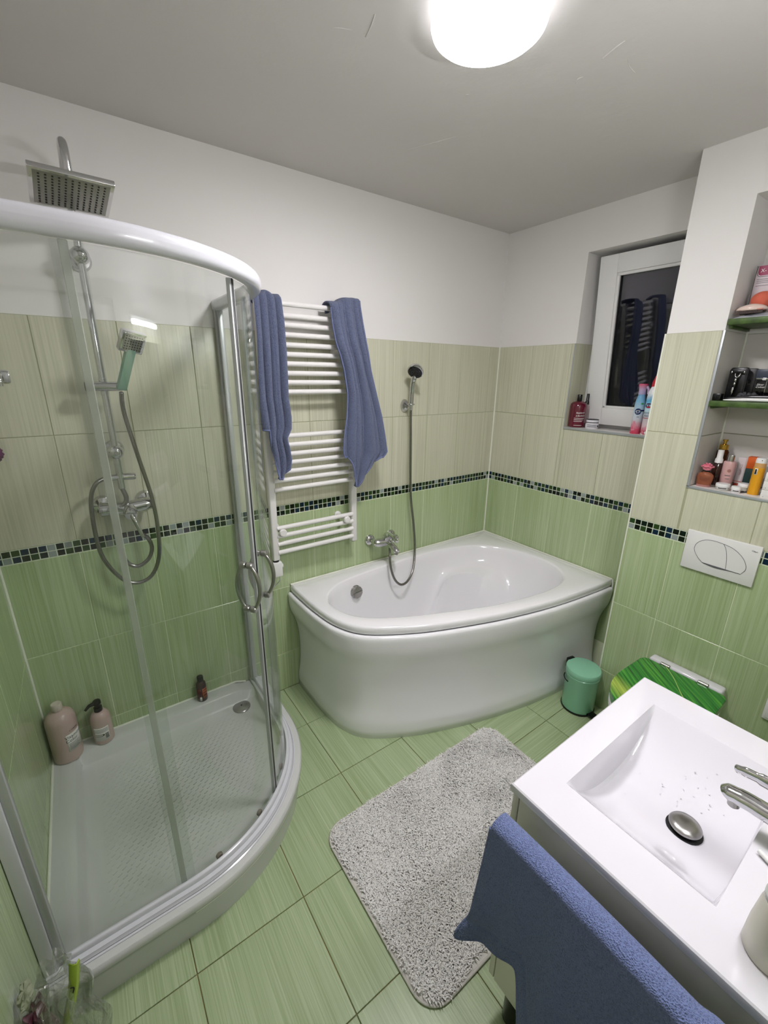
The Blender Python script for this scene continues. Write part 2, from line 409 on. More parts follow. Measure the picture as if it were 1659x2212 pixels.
jL = [0] + [-.18 - TW*k for k in range(8) if -.18-TW*k > YF+.02] + [YF]
run_tiles(wall_left, placeL, jL)
# return of the boxed wall beside the window
for z0, z1, mt in ROWS:
    put_tile('wall_tile', wall_box, mt, XC, 0, z0, z1, lambda s, z: ((s, YC, z), pi))

PM = .02655
def mosaic(wall, place, a, b):
    n = int((b - a) / PM + 1e-6)
    s = b
    last = [None, None]
    for i in range(n + 1):
        s1 = b - i * PM; s0 = max(s1 - PM, a)
        if s1 - s0 < .008: break
        for r in (0, 1):
            z0 = ZM0 + .001 + r * (ZM1 - ZM0 - .002) / 2; z1 = z0 + (ZM1 - ZM0 - .002) / 2
            c = random.choice([0, 0, 0, 1, 1, 2, 2, 3, 4, 4])
            while c == last[r]: c = random.choice([0, 1, 2, 3, 4])
            last[r] = c
            put_tile('mosaic_tile', wall, M_mos[c], s0, s1, z0, z1, place, gap=.0034, jit=.0004, th=.0046)
mosaic(wall_back, placeA, XL, 0); mosaic(wall_right, placeB, YC, 0); mosaic(wall_box, placeC, YF, YC); mosaic(wall_left, placeL, -1.2, 0)
for nm, wl, lo, hi in (('mosaic_grout', wall_back, (XL, .0012, ZM0), (0, .0052, ZM1)), ('mosaic_grout', wall_right, (.0012, YC, ZM0), (.0052, 0, ZM1)), ('mosaic_grout', wall_box, (XC+.0012, YF, ZM0), (XC+.0052, YC, ZM1)), ('mosaic_grout', wall_left, (XL-.0052, -1.2, ZM0), (XL-.0012, 0, ZM1))):
    box(nm, lo, hi, M_mgrout, wl)
# caulk in the room corners
for i, (pts, r) in enumerate((([(-.0005, -.0005, .64), (-.0005, -.0005, ZT)], .0055), ([(XL+.0005, -.0005, .15), (XL+.0005, -.0005, ZT)], .005), ([(XC+.004, YC+.003, .02), (XC+.004, YC+.003, ZT)], .004))):
    o = tube('trim_%d' % (i + 1), pts, r, M_caulk, None, 8); o['kind'] = 'structure'

# ------------------------------------------------------------------ floor tiles
FT, FX, FY = .3457, -1.5885, -.653
xs = [FX + FT*k for k in range(-4, 6)]; ys = [FY + FT*k for k in range(-5, 3)]
for x0, x1 in zip(xs, xs[1:]):
    for y0, y1 in zip(ys, ys[1:]):
        a, b, c, d = max(x0, XL), min(x1, 0), max(y0, YF), min(y1, 0)
        if b - a < .01 or d - c < .01: continue
        if a > -1.40 and c > -.45: continue          # wholly under the bath
        rot = a > -.95
        wd, ht = b - a - .003, d - c - .003
        me = tile_mesh(ht, wd, M_floor, .0046, .0008, True) if rot else tile_mesh(wd, ht, M_floor, .0046, .0008, True)
        o = bpy.data.objects.new('floor_tile', me); col.objects.link(o); o.parent = floor
        o.location = ((a+b)/2, (c+d)/2, random.uniform(-.0004, .0004)); o.rotation_euler = (random.uniform(-.001, .001), random.uniform(-.001, .001), pi/2 if rot else 0)

# ------------------------------------------------------------------ window niche, sill, window
M_nichet = P('niche_tile', '#d6d3ce', .25, var=(3, '#c9c6c0'))
put_tile('jamb_tile', wall_right, M_beige, 0, .165, WZ0, ZT, lambda s, z: ((s, WY0-.001, z), 0))
box('sill_tile', (-.002, WY1, WZ0-.012), (.17, WY0, WZ0+.0008), M_nichet, wall_right, .0007)
box('sill_edge_trim', (-.006, WY1, WZ0-.012), (-.001, WY0+.004, WZ0+.001), M_edge, wall_right, .001)
tube('sill_edge_trim', [(-.003, WY0+.001, WZ0), (-.003, WY0+.001, ZT)], .003, M_edge, wall_right, 8)
win = thing('window_1', None, None, (.16, -.86, WZ0), world=True, kind='structure')
for nm, lo, hi in (('frame_post', (.165, WY0-.055, WZ0), (.235, WY0+.01, WZ1)), ('frame_post', (.165, WY1-.01, WZ0), (.235, WY1+.055, WZ1)), ('frame_head', (.165, WY1+.055, WZ1-.055), (.235, WY0-.055, WZ1)), ('frame_sill', (.165, WY1+.055, WZ0), (.235, WY0-.055, WZ0+.045))):
    box(nm, lo, hi, M_pvc, win, .003)
SW0, SW1, SH = -.575, -1.20, .845               # tilted sash
Ms = Matrix.Translation((.152, 0, 1.466)) @ Matrix.Rotation(-math.atan(.082/.83), 4, 'Y')
st = .092
for nm, lo, hi in (('sash_stile', (-.03, SW0-st, 0), (.035, SW0, SH)), ('sash_stile', (-.03, SW1, 0), (.035, SW1+st, SH)), ('sash_rail', (-.03, SW1+st, SH-st+.006), (.035, SW0-st, SH)), ('sash_rail', (-.03, SW1+st, 0), (.035, SW0-st, st))):
    s_ = box(nm, lo, hi, M_pvc, win, .003, M=Ms)
for nm, lo, hi in (('glazing_bead', (-.024, SW0-st-.013, st), (.0, SW0-st, SH-st)), ('glazing_bead', (-.024, SW1+st, SH-st-.008), (.0, SW0-st, SH-st+.006)), ('glazing_bead', (-.024, SW1+st, st), (.0, SW0-st, st+.012))):
    box(nm, lo, hi, M_pvc, win, .002, M=Ms)
for nm, lo, hi in (('glazing_seal', (-.012, SW0-st-.017, st+.01), (.004, SW0-st-.012, SH-st-.006)), ('glazing_seal', (-.012, SW1+st, st+.010), (.004, SW0-st-.012, st+.014))):
    box(nm, lo, hi, M_rubber, win, M=Ms)
for dx in (-.004, .014):
    box('pane', (dx, SW1+st-.01, st-.01), (dx+.004, SW0-st+.01, SH-st+.01), M_wglass, win, M=Ms)
for dz in (.18,):
    box('hinge_cover', (-.036, SW0-.012, .02), (-.01, SW0+.004, .11), M_pvc, win, .003, M=Ms)

# ------------------------------------------------------------------ shelf niche in the cistern wall
for z0, z1 in ((NZ0, ZB), (ZB, ZT)):
    put_tile('niche_tile', wall_box, M_nichet, NY1, NY0, z0, z1, lambda s, z: ((-.004, s, z), -pi/2))
    put_tile('niche_tile', wall_box, M_nichet, XC+.004, 0, z0, z1, lambda s, z: ((s, NY0-.004, z), 0))
box('niche_floor_tile', (XC+.002, NY1, NZ0-.006), (-.004, NY0-.004, NZ0+.0003), M_nichet, wall_box, .0002)
box('niche_edge_trim', (XC-.003, NY0-.004, NZ0-.004), (XC+.004, NY0+.006, ZT), M_edge, wall_box, .001)
box('niche_edge_trim', (XC-.003, NY1, NZ0-.009), (XC+.004, NY0+.006, NZ0+.001), M_edge, wall_box, .001)
tube('niche_caulk', [(-.006, NY0-.006, NZ0), (-.006, NY0-.006, ZT)], .004, M_caulk, wall_box, 8)
M_gwood = P('green_painted_wood', '#4a642c', .45, var=(30, '#33481f'))
for z, lb in ((1.908, 'green painted wooden shelf just above the tiled part of the wall niche'), (1.612, 'green painted wooden shelf in the niche carrying the black shaving things')):
    t = thing('niche_shelf', lb, 'shelf', (-.12, -1.50, z), world=True)
    box('board', (XC-.012, NY1+.004, z), (-.012, NY0-.006, z+.021), M_gwood, t, .0025)
    box('bracket', (XC+.02, NY0-.0155, z-.010), (-.02, NY0-.0055, z), M_gwood, t, .001)

# ------------------------------------------------------------------ lamps
M_lamp = emit('lamp_glow', (1.0, .962, .995), CEIL_LAMP)
LX, LY = -1.364, -1.044
t = thing('ceiling_lamp', 'round white glowing dome lamp fixed to the ceiling', 'lamp', (LX, LY, ZC), world=True)
lathe('diffuser', [(0, .0), (.05, .001), (.09, .0025), (.115, .006), (.124, .0105), (.11, .016), (0, .016)], M_lamp, t, (LX, LY, ZC-.058), seg=64, smooth='all')
lathe('rim', [(.1245, .0100), (.131, .015), (.134, .023), (.133, .046), (.129, .0575), (.122, .0575), (.122, .011)], emit('rim_glow', (1, .97, 1.0), 3.0), t, (LX, LY, ZC-.058), seg=64, smooth='all')
lathe('base_ring', [(.0, 0), (.105, 0), (.105, .012), (0, .012)], M_pvc, t, (LX, LY, ZC-.0125), seg=48)
M_bar = emit('bar_glow', (.98, .965, 1.0), BAR_LAMP)
t = thing('mirror_lamp', 'slim bright bar lamp over the washbasin mirror', 'lamp', (-1.37, YF, 1.95), world=True)
box('housing', (-1.60, YF, 1.945), (-1.14, YF+.05, 1.965), M_alug, t, .003)
box('diffuser', (-1.59, YF+.045, 1.925), (-1.15, YF+.085, 1.945), M_bar, t, .006)
box('arm', (-1.39, YF, 1.93), (-1.35, YF+.06, 1.946), M_alug, t, .002)
t = thing('wall_mirror', 'rectangular mirror on the wall above the washbasin', 'mirror', (-1.34, YF, 1.15), world=True)
box('mirror_glass', (-1.64, YF+.002, 1.10), (-1.04, YF+.008, 1.86), P('mirror_silver', '#e8eaea', .02, 1), t, .001)
# ------------------------------------------------------------------ radial shells (bath, shower tray)
def ray_poly(poly, c, a):
    dx, dy = cos(a), sin(a); best = None; n = len(poly)
    for i in range(n):
        x1, y1 = poly[i][0]-c[0], poly[i][1]-c[1]; x2, y2 = poly[(i+1) % n][0]-c[0], poly[(i+1) % n][1]-c[1]
        ex, ey = x2-x1, y2-y1; den = dx*ey - dy*ex
        if abs(den) < 1e-12: continue
        t = (x1*ey - y1*ex) / den; u = (x1*dy - y1*dx) / den
        if t > 0 and -1e-9 <= u <= 1+1e-9 and (best is None or t > best): best = t
    return best
def angles(c, corners, n):
    A = [2*pi*i/n - pi for i in range(n)]
    for p in corners:
        a = atan2(p[1]-c[1], p[0]-c[0]); i = min(range(len(A)), key=lambda k: abs(A[k]-a)); A[i] = a
    return sorted(A)
def rings_obj(name, rings, mat, parent, cap=True, smooth=35):
    n = len(rings[0]); V = [p for r in rings for p in r]; F = []
    for i in range(len(rings)-1):
        for j in range(n): k = (j+1) % n; F.append((i*n+j, i*n+k, (i+1)*n+k, (i+1)*n+j))
    if cap:
        V.append(tuple(sum(p[d] for p in rings[-1])/n for d in range(3))); b = (len(rings)-1)*n
        for j in range(n): F.append((b+j, b+(j+1) % n, len(V)-1))
    return mk(name, V, F, mat, parent, smooth)

# ------------------------------------------------------------------ bath
ZR = .644
bath = thing('bathtub', 'white acrylic asymmetric corner bath with curved front panel', 'bathtub', (-.75, -.45, 0), world=True)
edge = cr([(-1.512, -.0, 0), (-1.512, -.12, 0), (-1.505, -.283, 0), (-1.478, -.445, 0), (-1.40, -.572, 0), (-1.208, -.690, 0), (-1.001, -.772, 0), (-.765, -.845, 0), (-.481, -.905, 0), (-.197, -.938, 0), (-.004, -.950, 0)], 8)
outer = [(-.004, -.004)] + [(-1.512, -.004)] + [(p.x, min(p.y, -.004)) for p in edge[1:]]
IN_ = [(-1.425, -.27), (-1.395, -.44), (-1.25, -.565), (-.93, -.70), (-.69, -.775), (-.42, -.815), (-.22, -.785), (-.115, -.66), (-.09, -.5), (-.13, -.33), (-.225, -.20), (-.36, -.128), (-.58, -.088), (-.88, -.088), (-1.13, -.105), (-1.32, -.15)]
inner = [(p.x, p.y) for p in cr([(x, y, 0) for x, y in IN_], 6, True)]
cB = (-.75, -.42)
A = angles(cB, [(-.004, -.004), (-1.512, -.004), (-.004, -.95)], 168)
ro = [ray_poly(outer, cB, a) for a in A]; ri = [ray_poly(inner, cB, a) for a in A]
def ring(rs, z): return [(cB[0]+r*cos(a), cB[1]+r*sin(a), (z[i] if isinstance(z, list) else z)) for i, (a, r) in enumerate(zip(A, rs))]
R_ = [ring([r-.030 for r in ro], .604), ring([r-.004 for r in ro], .6045), ring(ro, .609), ring(ro, .632), ring([r-.004 for r in ro], .641), ring([r-.012 for r in ro], .644)]
R_ += [ring([o-(o-i)*.5-.006 for o, i in zip(ro, ri)], .6435), ring([i+.016 for i in ri], .6425), ring([i+.006 for i in ri], .640), ring(ri, .634)]
aled = atan2(-.13-cB[1], -.25-cB[0])           # arm rest ledge towards the room corner
def led(a):
    d = (a-aled+pi) % (2*pi)-pi; return math.exp(-(d/.55)**4)
for t in [.012, .03, .055, .09, .13, .18, .24, .30, .36, .42, .47, .52, .56]:
    rs = []; zz = []
    for a, r in zip(A, ri):
        L = led(a)
        side = .634 - .42*(1-(1-min(t/.30, 1))**2.2)
        z1 = side
        if t < .10: z2 = .634 - .115*(1-(1-t/.10)**2)
        elif t < .30: z2 = .519 - .01*(t-.1)/.2
        else: z2 = .509 - (.509-.214)*min((t-.30)/.16, 1)**.7
        zz.append(z1*(1-L)+z2*L); rs.append(r*(1-t))
    R_.append(ring(rs, zz))
R_.append(ring([r*.25 for r in ri], .205))
shell = rings_obj('shell', R_, M_white, bath, True, 60)
# panel
pl = [Vector((p.x, p.y, 0)) for p in edge]
nrm = []
for i, p in enumerate(pl):
    t = (pl[min(i+1, len(pl)-1)] - pl[max(i-1, 0)]).normalized(); nrm.append(Vector((t.y, -t.x, 0)) if Vector((t.y, -t.x, 0)).dot(p-Vector((cB[0], cB[1], 0))) > 0 else Vector((-t.y, t.x, 0)))
nrm[0] = Vector((-1, 0, 0))
prof = [(.560, -.014), (.590, -.010), (.5945, -.004), (.5955, .006), (.5935, .0095), (.588, .011), (.57, .010), (.54, .008), (.515, .005), (.49, -.001), (.465, -.011), (.44, -.021), (.40, -.032), (.34, -.040), (.26, -.042), (.19, -.040), (.14, -.036), (.11, -.031), (.09, -.027), (.075, -.025), (.04, -.024), (.0, -.024)]
rows = [[pl[i] + nrm[i]*(o-.0) + Vector((0, 0, z)) for i in range(len(pl))] for z, o in prof]
for r in rows:
    r[0].y = -.004; r[-1].x = min(r[-1].x, -.012); 
    for p in r: p.y = min(p.y, -.004); p.x = min(p.x, -.012)
panel = grid('front_panel', rows, M_panel, bath, 'all', solid=.006, offset=-1)
tube('panel_foot_seal', [p + n_*(-.025) + Vector((0, 0, .002)) for p, n_ in zip(pl[1:-1], nrm[1:-1])], .003, M_rubber, bath, 6)
for pts in ([(-1.512, -.0066, .645), (-.007, -.0066, .645)], [(-.0066, -.007, .645), (-.0066, -.95, .645)]):
    tube('caulk_bead', pts, .005, M_caulk, bath, 8)
tube('caulk_bead', [(-.0068, -.952, .645), (-.0068, -.957, .62), (-.0068, -.957, .56)], .005, M_caulk, bath, 8)
# overflow knob
kp = at(768, 1277, 'y', -.30); kn = Vector((.80, -.30, .36)).normalized(); kp = Vector((-1.318, -.288, .575))
from mathutils.bvhtree import BVHTree
bv = BVHTree.FromPolygons([v.co + Vector((-.75, -.45, 0)) for v in shell.data.vertices], [tuple(p_.vertices) for p_ in shell.data.polygons])
kp, kn, _, _ = bv.ray_cast(CAM, (at(768, 1278, 'z', .5)-CAM).normalized())
if kn.dot(CAM-kp) < 0: kn = -kn
print('KNOB', kp, kn)
ov = lathe('overflow_knob', [(0, -.004), (.038, -.004), (.038, .0), (.034, .004), (0, .005)], M_chrome, bath, kp, kn, 32)
out = []
for i in range(48):
    a = 2*pi*i/48; r = .034 + .0018*cos(8*a); out.append((r*cos(a), r*sin(a)))
prism('knob_grip', out, .004, .022, M_chrome_r, ov, .003, M=axisM(kp, kn))
box('knob_bar', (-.028, -.004, .020), (.028, .004, .026), M_chrome_r, ov, .002, M=axisM(kp, kn))
# drain
dr = lathe('drain_cover', [(0, 0), (.035, 0), (.035, .004), (.03, .006), (0, .007)], M_chrome, bath, (-.8, -.42, .204), seg=32)

# ------------------------------------------------------------------ shower tray
SX, SY, SR = -2.25, -.36, .555                  # centre of the quadrant
TZ = .152
tray = thing('shower_tray', 'white quadrant shower tray with textured floor in the tiled corner', 'shower tray', (-2.2, -.4, 0), world=True)
def quad(r, wall):
    e = SR - r
    pts = [(XL+wall, -wall), (SX+r, -wall)]
    pts += [(SX+r*cos(t), SY-r*sin(t)) for t in [pi/2*i/32 for i in range(33)]]
    pts += [(XL+wall, SY-r)]
    return pts
cT = (-2.17, -.42)
AT = angles(cT, [(XL+.002, -.002), (SX+SR, -.002), (XL+.002, SY-SR)], 168)
def tring(r, wall, z):
    q = quad(r, wall); out = []
    for a in AT:
        d = ray_poly(q, cT, a); x, y = cT[0]+d*cos(a), cT[1]+d*sin(a)
        e = max(min(1, max(0, (.13+y)/.03)), min(1, max(0, (.13-(x-XL))/.03))) * min(1, max(0, (z-.13)/.02))
        e *= min(1, max(0, (SX+SR-x-.115)/.05)) * min(1, max(0, (y-(SY-SR)-.115)/.05))
        out.append((x, y, z+.0235*e))
    return out
rings_obj('body', [tring(SR-.020, .003, 0), tring(SR-.010, .003, .100), tring(SR-.008, .003, .114), tring(SR-.003, .003, .120), tring(SR, .003, .128), tring(SR, .003, .146), tring(SR-.005, .003, TZ), tring(SR-.045, .04, TZ), tring(SR-.062, .072, TZ), tring(SR-.068, .08, TZ-.004), tring(SR-.078, .092, .122), tring(SR-.088, .105, .114), tring(SR-.13, .15, .110), tring(SR-.40, .33, .106)], M_tray, tray, True, 45)
# anti-slip dashes
bm = bmesh.new()
for i in range(46):
    for j in range(26):
        x = -2.50 + j*.027 + (i % 2)*.0135; y = -.14 - i*.0165
        if sqrt(max(x-SX, 0)**2 + max(SY-y, 0)**2) > SR-.15 or x < -2.47 or (x+1.855)**2+(y+.14)**2 < .005: continue
        Mx = Matrix.Translation((x, y, .1085)) @ Matrix.Rotation(radians(28), 4, 'Z')
        bm_box(bm, (-.007, -.0016, -.001), (.0075, .0019, .0030), Mx)
g_ = bmk('grip_ribs', bm, M_tray, tray); g_['kind'] = 'stuff'
dp = Vector((-1.858, -.125, .1095))
dd = lathe('drain_cover', [(0, 0), (.043, 0), (.043, .004), (.036, .009), (.015, .011), (0, .0112)], M_chrome_r, tray, dp, seg=36)
lathe('drain_screw', [(0, 0), (.004, 0), (.004, .002), (0, .0025)], M_rubber, dd, dp + Vector((0, 0, .011)), seg=12)
for pts in ([(XL+.004, -.004, TZ+.0235), (SX+SR-.15, -.004, TZ+.0235), (SX+SR-.10, -.004, TZ+.004)], [(XL+.004, -.004, TZ+.0235), (XL+.004, SY-SR+.16, TZ+.0235), (XL+.004, SY-SR+.10, TZ+.004)]): tube('caulk_bead', pts, .005, M_caulk, tray, 8)
tube('skirt_seal', [(p[0], p[1], .115) for p in quad(SR-.007, 0)[1:-1]], .0030, M_caulk, tray, 8)

# ------------------------------------------------------------------ shower enclosure
enc = thing('shower_enclosure', 'curved glass shower enclosure with white top and bottom rails', 'shower enclosure', (-2.2, -.4, TZ), world=True)
ER = .498
def arc(r, z, y_end=-.004, x_end=XL+.004):
    return [Vector((SX+r, y_end, z)), Vector((SX+r, SY*.5, z))] + [Vector((SX+r*cos(t), SY-r*sin(t), z)) for t in [pi/2*i/40 for i in range(41)]] + [Vector((SX-.18, SY-r, z)), Vector((x_end, SY-r, z))]
def rail(name, prof, mat):                       # closed profile of (radius offset, z)
    rows = []
    for dr_, z in prof + [prof[0]]:
        rows.append(arc(ER+dr_, z))
    return grid(name, rows, mat, enc, 50)
pr = [(.020*cos(a)**3*.0 + (.022*(abs(cos(a))**.7)*(1 if cos(a) > 0 else -1)), 1.974 + .0230*(abs(sin(a))**.8)*(1 if sin(a) > 0 else -1)) for a in [2*pi*i/24 for i in range(24)]]
rail('top_rail', pr, M_alu)
rail('bottom_rail', [(-.020, TZ+.004), (.022, TZ+.0012), (.024, TZ+.006), (.020, TZ+.012), (.020, TZ+.017), (.008, TZ+.020), (.008, TZ+.034), (.004, TZ+.038), (-.004, TZ+.038), (-.007, TZ+.034), (-.007, TZ+.018), (-.020, TZ+.015)], M_alu)
rail('rail_bead', [(.0245, TZ+.0008), (.030, TZ+.0008), (.030, TZ+.003), (.025, TZ+.005)], M_alu)
Z0, Z1 = TZ+.028, 1.95
# wall profiles
box('wall_profile', (SX+ER-.018, -.030, TZ+.006), (SX+ER+.014, -.001, 1.978), M_alug, enc, .003)
box('wall_profile', (SX+ER-.012, -.050, TZ+.02), (SX+ER+.008, -.030, 1.975), M_alug, enc, .002)
box('wall_profile', (XL+.001, SY-ER-.014, TZ+.006), (XL+.032, SY-ER+.018, 1.985), M_alu, enc, .003)
box('wall_profile', (XL+.032, SY-ER-.008, TZ+.02), (XL+.050, SY-ER+.012, 1.975), M_alug, enc, .002)
# fixed panes
box('fixed_pane', (SX+ER-.006, SY-.02, Z0), (SX+ER, -.04, Z1), M_glass, enc)
box('fixed_pane', (XL+.04, SY-ER, Z0), (SX+.02, SY-ER+.006, Z1), M_glass, enc)
# sliding curved doors (inside the fixed panes)
def curved_pane(name, t0, t1, r, th=.005):
    n = 24; rows = []
    for z in (Z0-.004, Z1): pass
    a = [t0+(t1-t0)*i/n for i in range(n+1)]
    V = []
    for z in (Z0-.004, Z1):
        for rr in (r, r-th):
            V += [(SX+rr*cos(t), SY-rr*sin(t), z) for t in a]
    k = n+1; F = []
    for i in range(n):
        F += [(i, i+1, 2*k+i+1, 2*k+i), (k+i+1, k+i, 3*k+i, 3*k+i+1), (i+1, i, k+i, k+i+1), (2*k+i, 2*k+i+1, 3*k+i+1, 3*k+i)]
    F += [(0, 2*k, 3*k, k), (n, k+n, 3*k+n, 2*k+n)]
    return mk(name, V, F, M_glass, enc, 30)
T45 = radians(45)
dR = curved_pane('sliding_door', radians(-4), T45-.012, ER-.012)
dL = curved_pane('sliding_door', T45+.012, radians(94), ER-.012)
def vstrip(name, t, r, w_, d_, mat, parent, z0=Z0-.004, z1=Z1):
    Mx = Matrix.Translation((SX+r*cos(t), SY-r*sin(t), 0)) @ Matrix.Rotation(-t, 4, 'Z')
    return box(name, (-d_/2, -w_/2, z0), (d_/2, w_/2, z1), mat, parent, .0015, 1, M=Mx)
vstrip('door_seal', T45-.014, ER-.0145, .009, .012, M_alug, dR); vstrip('door_seal', T45+.014, ER-.0145, .009, .012, M_alug, dL)
vstrip('magnet_strip', T45, ER-.0145, .0075, .016, M_dseal, dL)
vstrip('edge_seal', radians(91.5), ER-.008, .016, .010, M_seal, dL); vstrip('edge_seal', radians(-1.5), ER-.008, .016, .010, M_seal, dR)
# rollers
for t in (12, 33, 57, 78):
    for z in (Z0-.002,):
        p = Vector((SX+(ER-.026)*cos(radians(t)), SY-(ER-.026)*sin(radians(t)), z))
        cyl('roller', p, p + Vector((cos(radians(t)), -sin(radians(t)), 0))*.012, .011, P('roller_plastic', '#8a7f74', .5) if t == 12 and z < 1 else bpy.data.materials['roller_plastic'], enc, 14)
# handles, outside and inside on each door
def handle(t, par, zc, half=.076):
    n_ = Vector((cos(t), -sin(t), 0)); tg = Vector((-n_.y, n_.x, 0))
    base = Vector((SX, SY, 0)) + n_*(ER-.0145)
    for sgn in (1, -1):
        pts = []
        for k in range(17):
            s = -1 + 2*k/16
            pts.append(base + n_*(sgn*(.012 + .028*(1-s*s)**.8)) + Vector((0, 0, zc + s*half)))
        h = tube('handle', pts, [.0058+.0012*(1-abs(-1+2*k/16)) for k in range(17)], M_chrome_r, par, 12)
        for s in (-1, 1):
            c_ = base + Vector((0, 0, zc+s*half))
            cyl('handle_foot', c_ + n_*sgn*.002, c_ + n_*sgn*.022, .011, M_chrome_r, h, 18)
handle(T45+.10, dL, 1.073); handle(T45-.10, dR, 1.073)

# ------------------------------------------------------------------ shower column with rain head
PX, PY = -2.197, -.08
colm = thing('shower_column', 'chrome shower riser pipe with square rain head and diverter', 'shower column', (PX, 0, 1.3), world=True)
HC = Vector((-2.199, -.26, 2.2017))
tube('riser_pipe', cr([(PX, PY, 1.34), (PX, PY, 1.7), (PX, PY, 2.1), (PX, PY, 2.22), (PX, PY, 2.28), (PX, PY-.006, 2.312), (PX, PY-.04, 2.330), (PX-.002, -.18, 2.334), (PX-.003, -.235, 2.330), (HC.x, HC.y-.001, 2.306), (HC.x, HC.y, 2.24)], 6), .0115, M_chrome, colm, 16)
Mh = Matrix.Translation(HC) @ Matrix.Rotation(-.1667, 4, 'X') @ Matrix.Rotation(.041, 4, 'Z')
hd = box('rain_head', (-.098, -.098, -.006), (.098, .098, .008), M_chrome, colm, .002, M=Mh)
box('nozzle_plate', (-.088, -.088, -.0068), (.088, .088, -.005), P('nozzle_plate', '#8d8d86', .3, .7), hd, .0006, M=Mh)
cyl('head_joint', HC + Vector((0, 0, .004)), HC + Vector((0, .004, .052)), .014, M_chrome, colm, 20)
bm = bmesh.new()
for i in range(11):
    for j in range(11):
        for k in range(1):
            x, y = -.075+.015*i, -.075+.015*j
            vs = [Mh @ Vector((x+.0026*cos(2*pi*q/8), y+.0026*sin(2*pi*q/8), -.0068-.0012*h)) for h in (0, 1) for q in range(8)]
            vv = [bm.verts.new(v) for v in vs]
            for q in range(8): bm.faces.new((vv[q], vv[(q+1) % 8], vv[8+(q+1) % 8], vv[8+q]))
            bm.faces.new(vv[8:])
nz = bmk('nozzles', bm, M_rubber, hd); nz['kind'] = 'stuff'
for z in (2.076, 1.427):
    b_ = lathe('wall_bracket', [(0, -.002), (.036, -.002), (.036, .004), (.030, .012), (.013, .014), (.012, .05), (.0, .05)], M_chrome, colm, (PX, -.001, z), (0, -1, 0), 28)
    lathe('bracket_ball', [(.0275*sin(pi*i/16)+1e-9*(i % 16 == 0), -.0275*cos(pi*i/16)) for i in range(17)], M_chrome, b_, (PX, PY, z), (0, -1, 0), 28, 'all')
    lathe('bracket_screw', [(0, 0), (.007, 0), (.005, .004), (0, .004)], M_chrome_r, b_, (PX, PY-.0265, z), (0, -1, 0), 14)
# diverter
DZc = 1.332
cyl('diverter_body', (PX, PY, 1.285), (PX, PY, 1.40), .0125, M_chrome, colm, 18)
cyl('diverter_cross', (PX-.034, PY, DZc), (PX+.012, PY, DZc), .0115, M_chrome, colm, 18)
kn_ = cyl('diverter_knob', (PX+.010, PY-.002, DZc), (PX+.052, PY-.012, DZc), .0125, M_chrome, colm, 18)
cyl('diverter_nut', (PX-.048, PY, DZc), (PX-.034, PY, DZc), .010, M_chrome, colm, 6)
def hose(name, ctrl, r, parent, pitch=.005, n=10):
    P_ = cr(ctrl, n); L = [0]
    for a, b in zip(P_, P_[1:]): L.append(L[-1]+(b-a).length)
    m_ = int(L[-1]/pitch*2); out = []; rs = []; j = 0
    for k in range(m_+1):
        s = L[-1]*k/m_
        while j < len(P_)-2 and L[j+1] < s: j += 1
        t = (s-L[j])/max(L[j+1]-L[j], 1e-9); out.append(P_[j].lerp(P_[j+1], t)); rs.append(r*(1.06 if k % 2 else .90))
    return tube(name, out, rs, M_hose, parent, 8, smooth=70)
# supply hose from the mixer up to the diverter
hose('supply_hose', [(PX, PY, 1.287), (PX+.008, PY-.004, 1.25), (PX-.002, PY-.006, 1.225), (PX-.028, PY-.004, 1.212)], .0085, colm, .006)
hose('supply_hose', [(PX-.048, PY, DZc), (PX-.080, PY-.01, 1.318), (-2.302, -.09, 1.26), (-2.31, -.09, 1.13), (-2.300, -.09, 1.02), (-2.255, -.09, .925), (-2.205, -.095, .893), (-2.15, -.095, .91), (-2.112, -.10, .99), (-2.100, -.10, 1.12), (-2.105, -.10, 1.25), (-2.130, -.105, 1.42), (-2.150, -.11, 1.57), (-2.150, -.135, 1.645)], .0078, colm, .005)
# slider on the riser
sl = cyl('slider', (PX-.038, PY-.010, 1.664), (PX+.058, PY-.022, 1.664), .0165, M_chrome, colm, 20)
cyl('slider_knob', (PX-.056, PY-.008, 1.664), (PX-.036, PY-.010, 1.664), .019, M_black, sl, 20)
cyl('slider_sleeve', (PX, PY, 1.632), (PX, PY, 1.694), .0125, M_chrome, sl, 18)
# hand shower hanging in the slider
hs = thing('hand_shower', 'square chrome hand shower with clear green handle on the riser slider', 'hand shower', (-2.145, -.135, 1.66), world=True)
M_clear = P('clear_green_plastic', '#9cc2b0', .12, trans=.55, ior=1.35)
hb = Vector((-2.148, -.128, 1.655)); ht_ = Vector((-2.104, -.188, 1.792)); dv = (ht_-hb).normalized()
Mq = Matrix.Translation((hb+ht_)/2)
zax = dv; xax = Vector((1, .25, 0)); xax = (xax - zax*xax.dot(zax)).normalized(); yax = zax.cross(xax)
Mq = Matrix((xax, yax, zax)).transposed().to_4x4(); Mq.translation = (hb+ht_)/2; Lh = (ht_-hb).length/2
box('grip', (-.0155, -.011, -Lh), (.0155, .011, Lh), M_clear, hs, .004, M=Mq)
Mhh = Matrix((xax, yax, zax)).transposed().to_4x4() @ Matrix.Rotation(radians(4), 4, 'X'); Mhh.translation = Vector((-2.100, -.197, 1.812))
hh = box('head', (-.038, -.012, -.036), (.038, .012, .036), M_chrome, hs, .003, M=Mhh)
fy = -.0126 if (Mhh.to_3x3() @ Vector((0, -1, 0))).y < 0 else .0126
sg = -1 if fy < 0 else 1
box('spray_face', (-.030, min(fy, fy-sg*.002), -.030), (.030, max(fy, fy-sg*.002), .030), bpy.data.materials['nozzle_plate'], hh, M=Mhh)
bm = bmesh.new()
